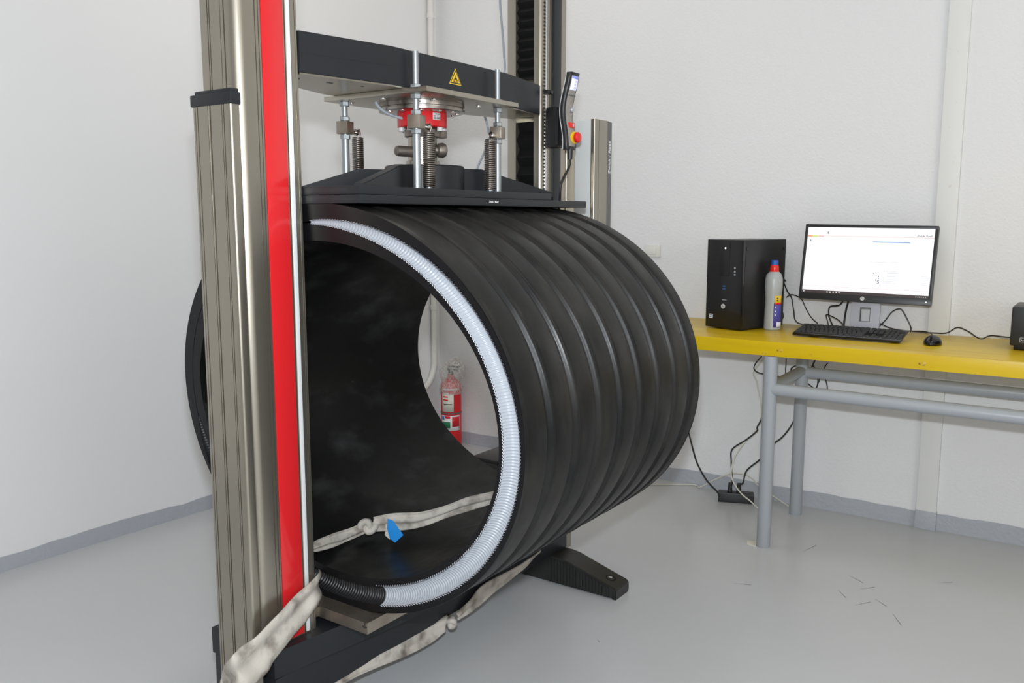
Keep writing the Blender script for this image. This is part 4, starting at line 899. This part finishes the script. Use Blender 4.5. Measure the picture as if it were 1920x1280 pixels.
cable([(3.6900, 1.0716, 0.6390), (3.7000, 1.1078, 0.6249), (3.7100, 1.1214, 0.6059), (3.7300, 1.1096, 0.5623), (3.7400, 1.0668, 0.5560), (3.7400, 1.0207, 0.5332), (3.7400, 1.0171, 0.5982), (3.7300, 1.0361, 0.6346)], .0026, 'black cable coil hanging under the table around the rear leg')
cable([(3.7200, 0.9723, 0.6512), (3.7300, 0.9911, 0.6207), (3.7400, 1.0129, 0.5572), (3.7450, 1.0261, 0.5225)], .0024, 'short black cable hanging under the table just right of the rear leg')
cable([(3.7200, 0.9974, 0.6260), (3.7300, 0.9776, 0.5694), (3.7350, 0.9728, 0.5347), (3.7400, 0.9881, 0.5045)], .0024, 'short curved black cable hanging behind the rear rail of the table')

# ---------------------------------------------------------------- fire extinguisher under a plastic bag, seen through the pipe
EX, EY = 3.675, 2.965
fe = thing('fire_extinguisher', 'red fire extinguisher with a clear bag over its top, seen through the pipe', 'fire extinguisher', (EX, EY, 0))
b = BM(); lathe(b, (EX, EY, .0005), (0, 0, 1), [(0, .050), (.010, .057), (.325, .057), (.350, .053), (.372, .040), (.385, .022), (.392, .017), (.405, .017)], 32); obj('cylinder', b, 'red_paint', fe, label='glossy red cylinder')
b = BM(); lathe(b, (EX, EY, .400), (0, 0, 1), [(0, .014), (.03, .014), (.032, .010), (.034, 0)], 14); box(b, EX - .010, EX + .010, EY - .055, EY + .020, .428, .438, .002); box(b, EX - .010, EX + .010, EY - .060, EY + .012, .446, .454, .002); obj('valve', b, 'black_plastic', fe)
bx, by = EX, EY
aim = math.atan2(-EY, -EX)
rE = lambda o: (lambda z: .0572 + o)
obj('label', wrap(.205, .305, aim - 1.0, aim + .25, rE(.0004)), 'paper', fe, solid=.0003, label='cream instruction label')
obj('label', wrap(.100, .185, aim - 1.1, aim + .9, rE(.0004)), 'white', fe, solid=.0003, label='white lower label')
obj('label_block', wrap(.115, .150, aim - .85, aim - .10, rE(.0009)), 'green', fe, solid=.0003); obj('label_block', wrap(.168, .182, aim - .6, aim - .1, rE(.0009)), 'red_button', fe, solid=.0003)
obj('label_block', wrap(.122, .178, aim + .08, aim + .85, rE(.0009)), 'red_paint', fe, solid=.0003); obj('label_block', wrap(.160, .182, aim - 1.0, aim - .7, rE(.0009)), 'blue_print', fe, solid=.0003)
for z, h, s, e in ((.338, .010, -.9, .7), (.318, .007, -.9, -.2)): obj('print_line', wrap(z - .014, z - .014 + h, aim + s, aim + e, rE(.0006)), 'white', fe, solid=.0003)
for z in (.285, .268): obj('print_line', wrap(z, z + .007, aim - .85, aim - .3, rE(.0009)), 'red_button', fe, solid=.0003)
obj('print_line', wrap(.246, .250, aim - .8, aim + .1, rE(.0009)), 'dark_print', fe, solid=.0003)
b = BM(); lathe(b, (EX, EY, .192), (0, 0, 1), [(0, .0570), (.0005, .0590), (.007, .0590), (.0075, .0570)], 32); obj('band', b, 'dark_strip', fe)
b = BM(); rows = []
for i in range(15):
    t = i / 14; z = .30 + .195 * t; r0 = .060 + .004 * math.sin(t * 9) if t < .35 else (.052 + .018 * math.sin(PI * (t - .35) / .65)) * math.sqrt(max(0.0, 1 - max(0, (t - .6) / .4) ** 2)) + .002
    rows.append([b.verts.new((EX + r0 * (1 + .10 * math.sin(5 * a + 3 * t) * t + .05 * math.sin(11 * a)) * math.cos(a), EY - .035 * t * t + r0 * (1 + .12 * math.sin(4 * a + 5 * t) * t + .05 * math.sin(9 * a)) * math.sin(a), z + .006 * math.sin(6 * a) * t)) for a in [2 * PI * k / 36 for k in range(36)]])
for p, q in zip(rows, rows[1:]):
    for k in range(36): b.faces.new([p[k], p[(k + 1) % 36], q[(k + 1) % 36], q[k]])
obj('plastic_bag', b, 'bag', fe, angle=2, label='crumpled clear plastic bag')

# black case on the floor behind the pipe
ec = thing('equipment_case', 'black equipment case on the floor, glimpsed through the pipe right of the extinguisher', 'case', (3.36, 2.40, 0))
b = BM(); box(b, 3.20, 3.50, 2.14, 2.46, .0005, .115, .006); obj('body', b, 'black_plastic', ec)
b = BM(); box(b, 3.20, 3.50, 2.135, 2.465, .115, .130, .006); obj('lid', b, 'black_gloss', ec)
b = BM(); box(b, 3.24, 3.36, 2.46, 2.49, .04, .105, .006); obj('side_box', b, 'black_plastic', ec)
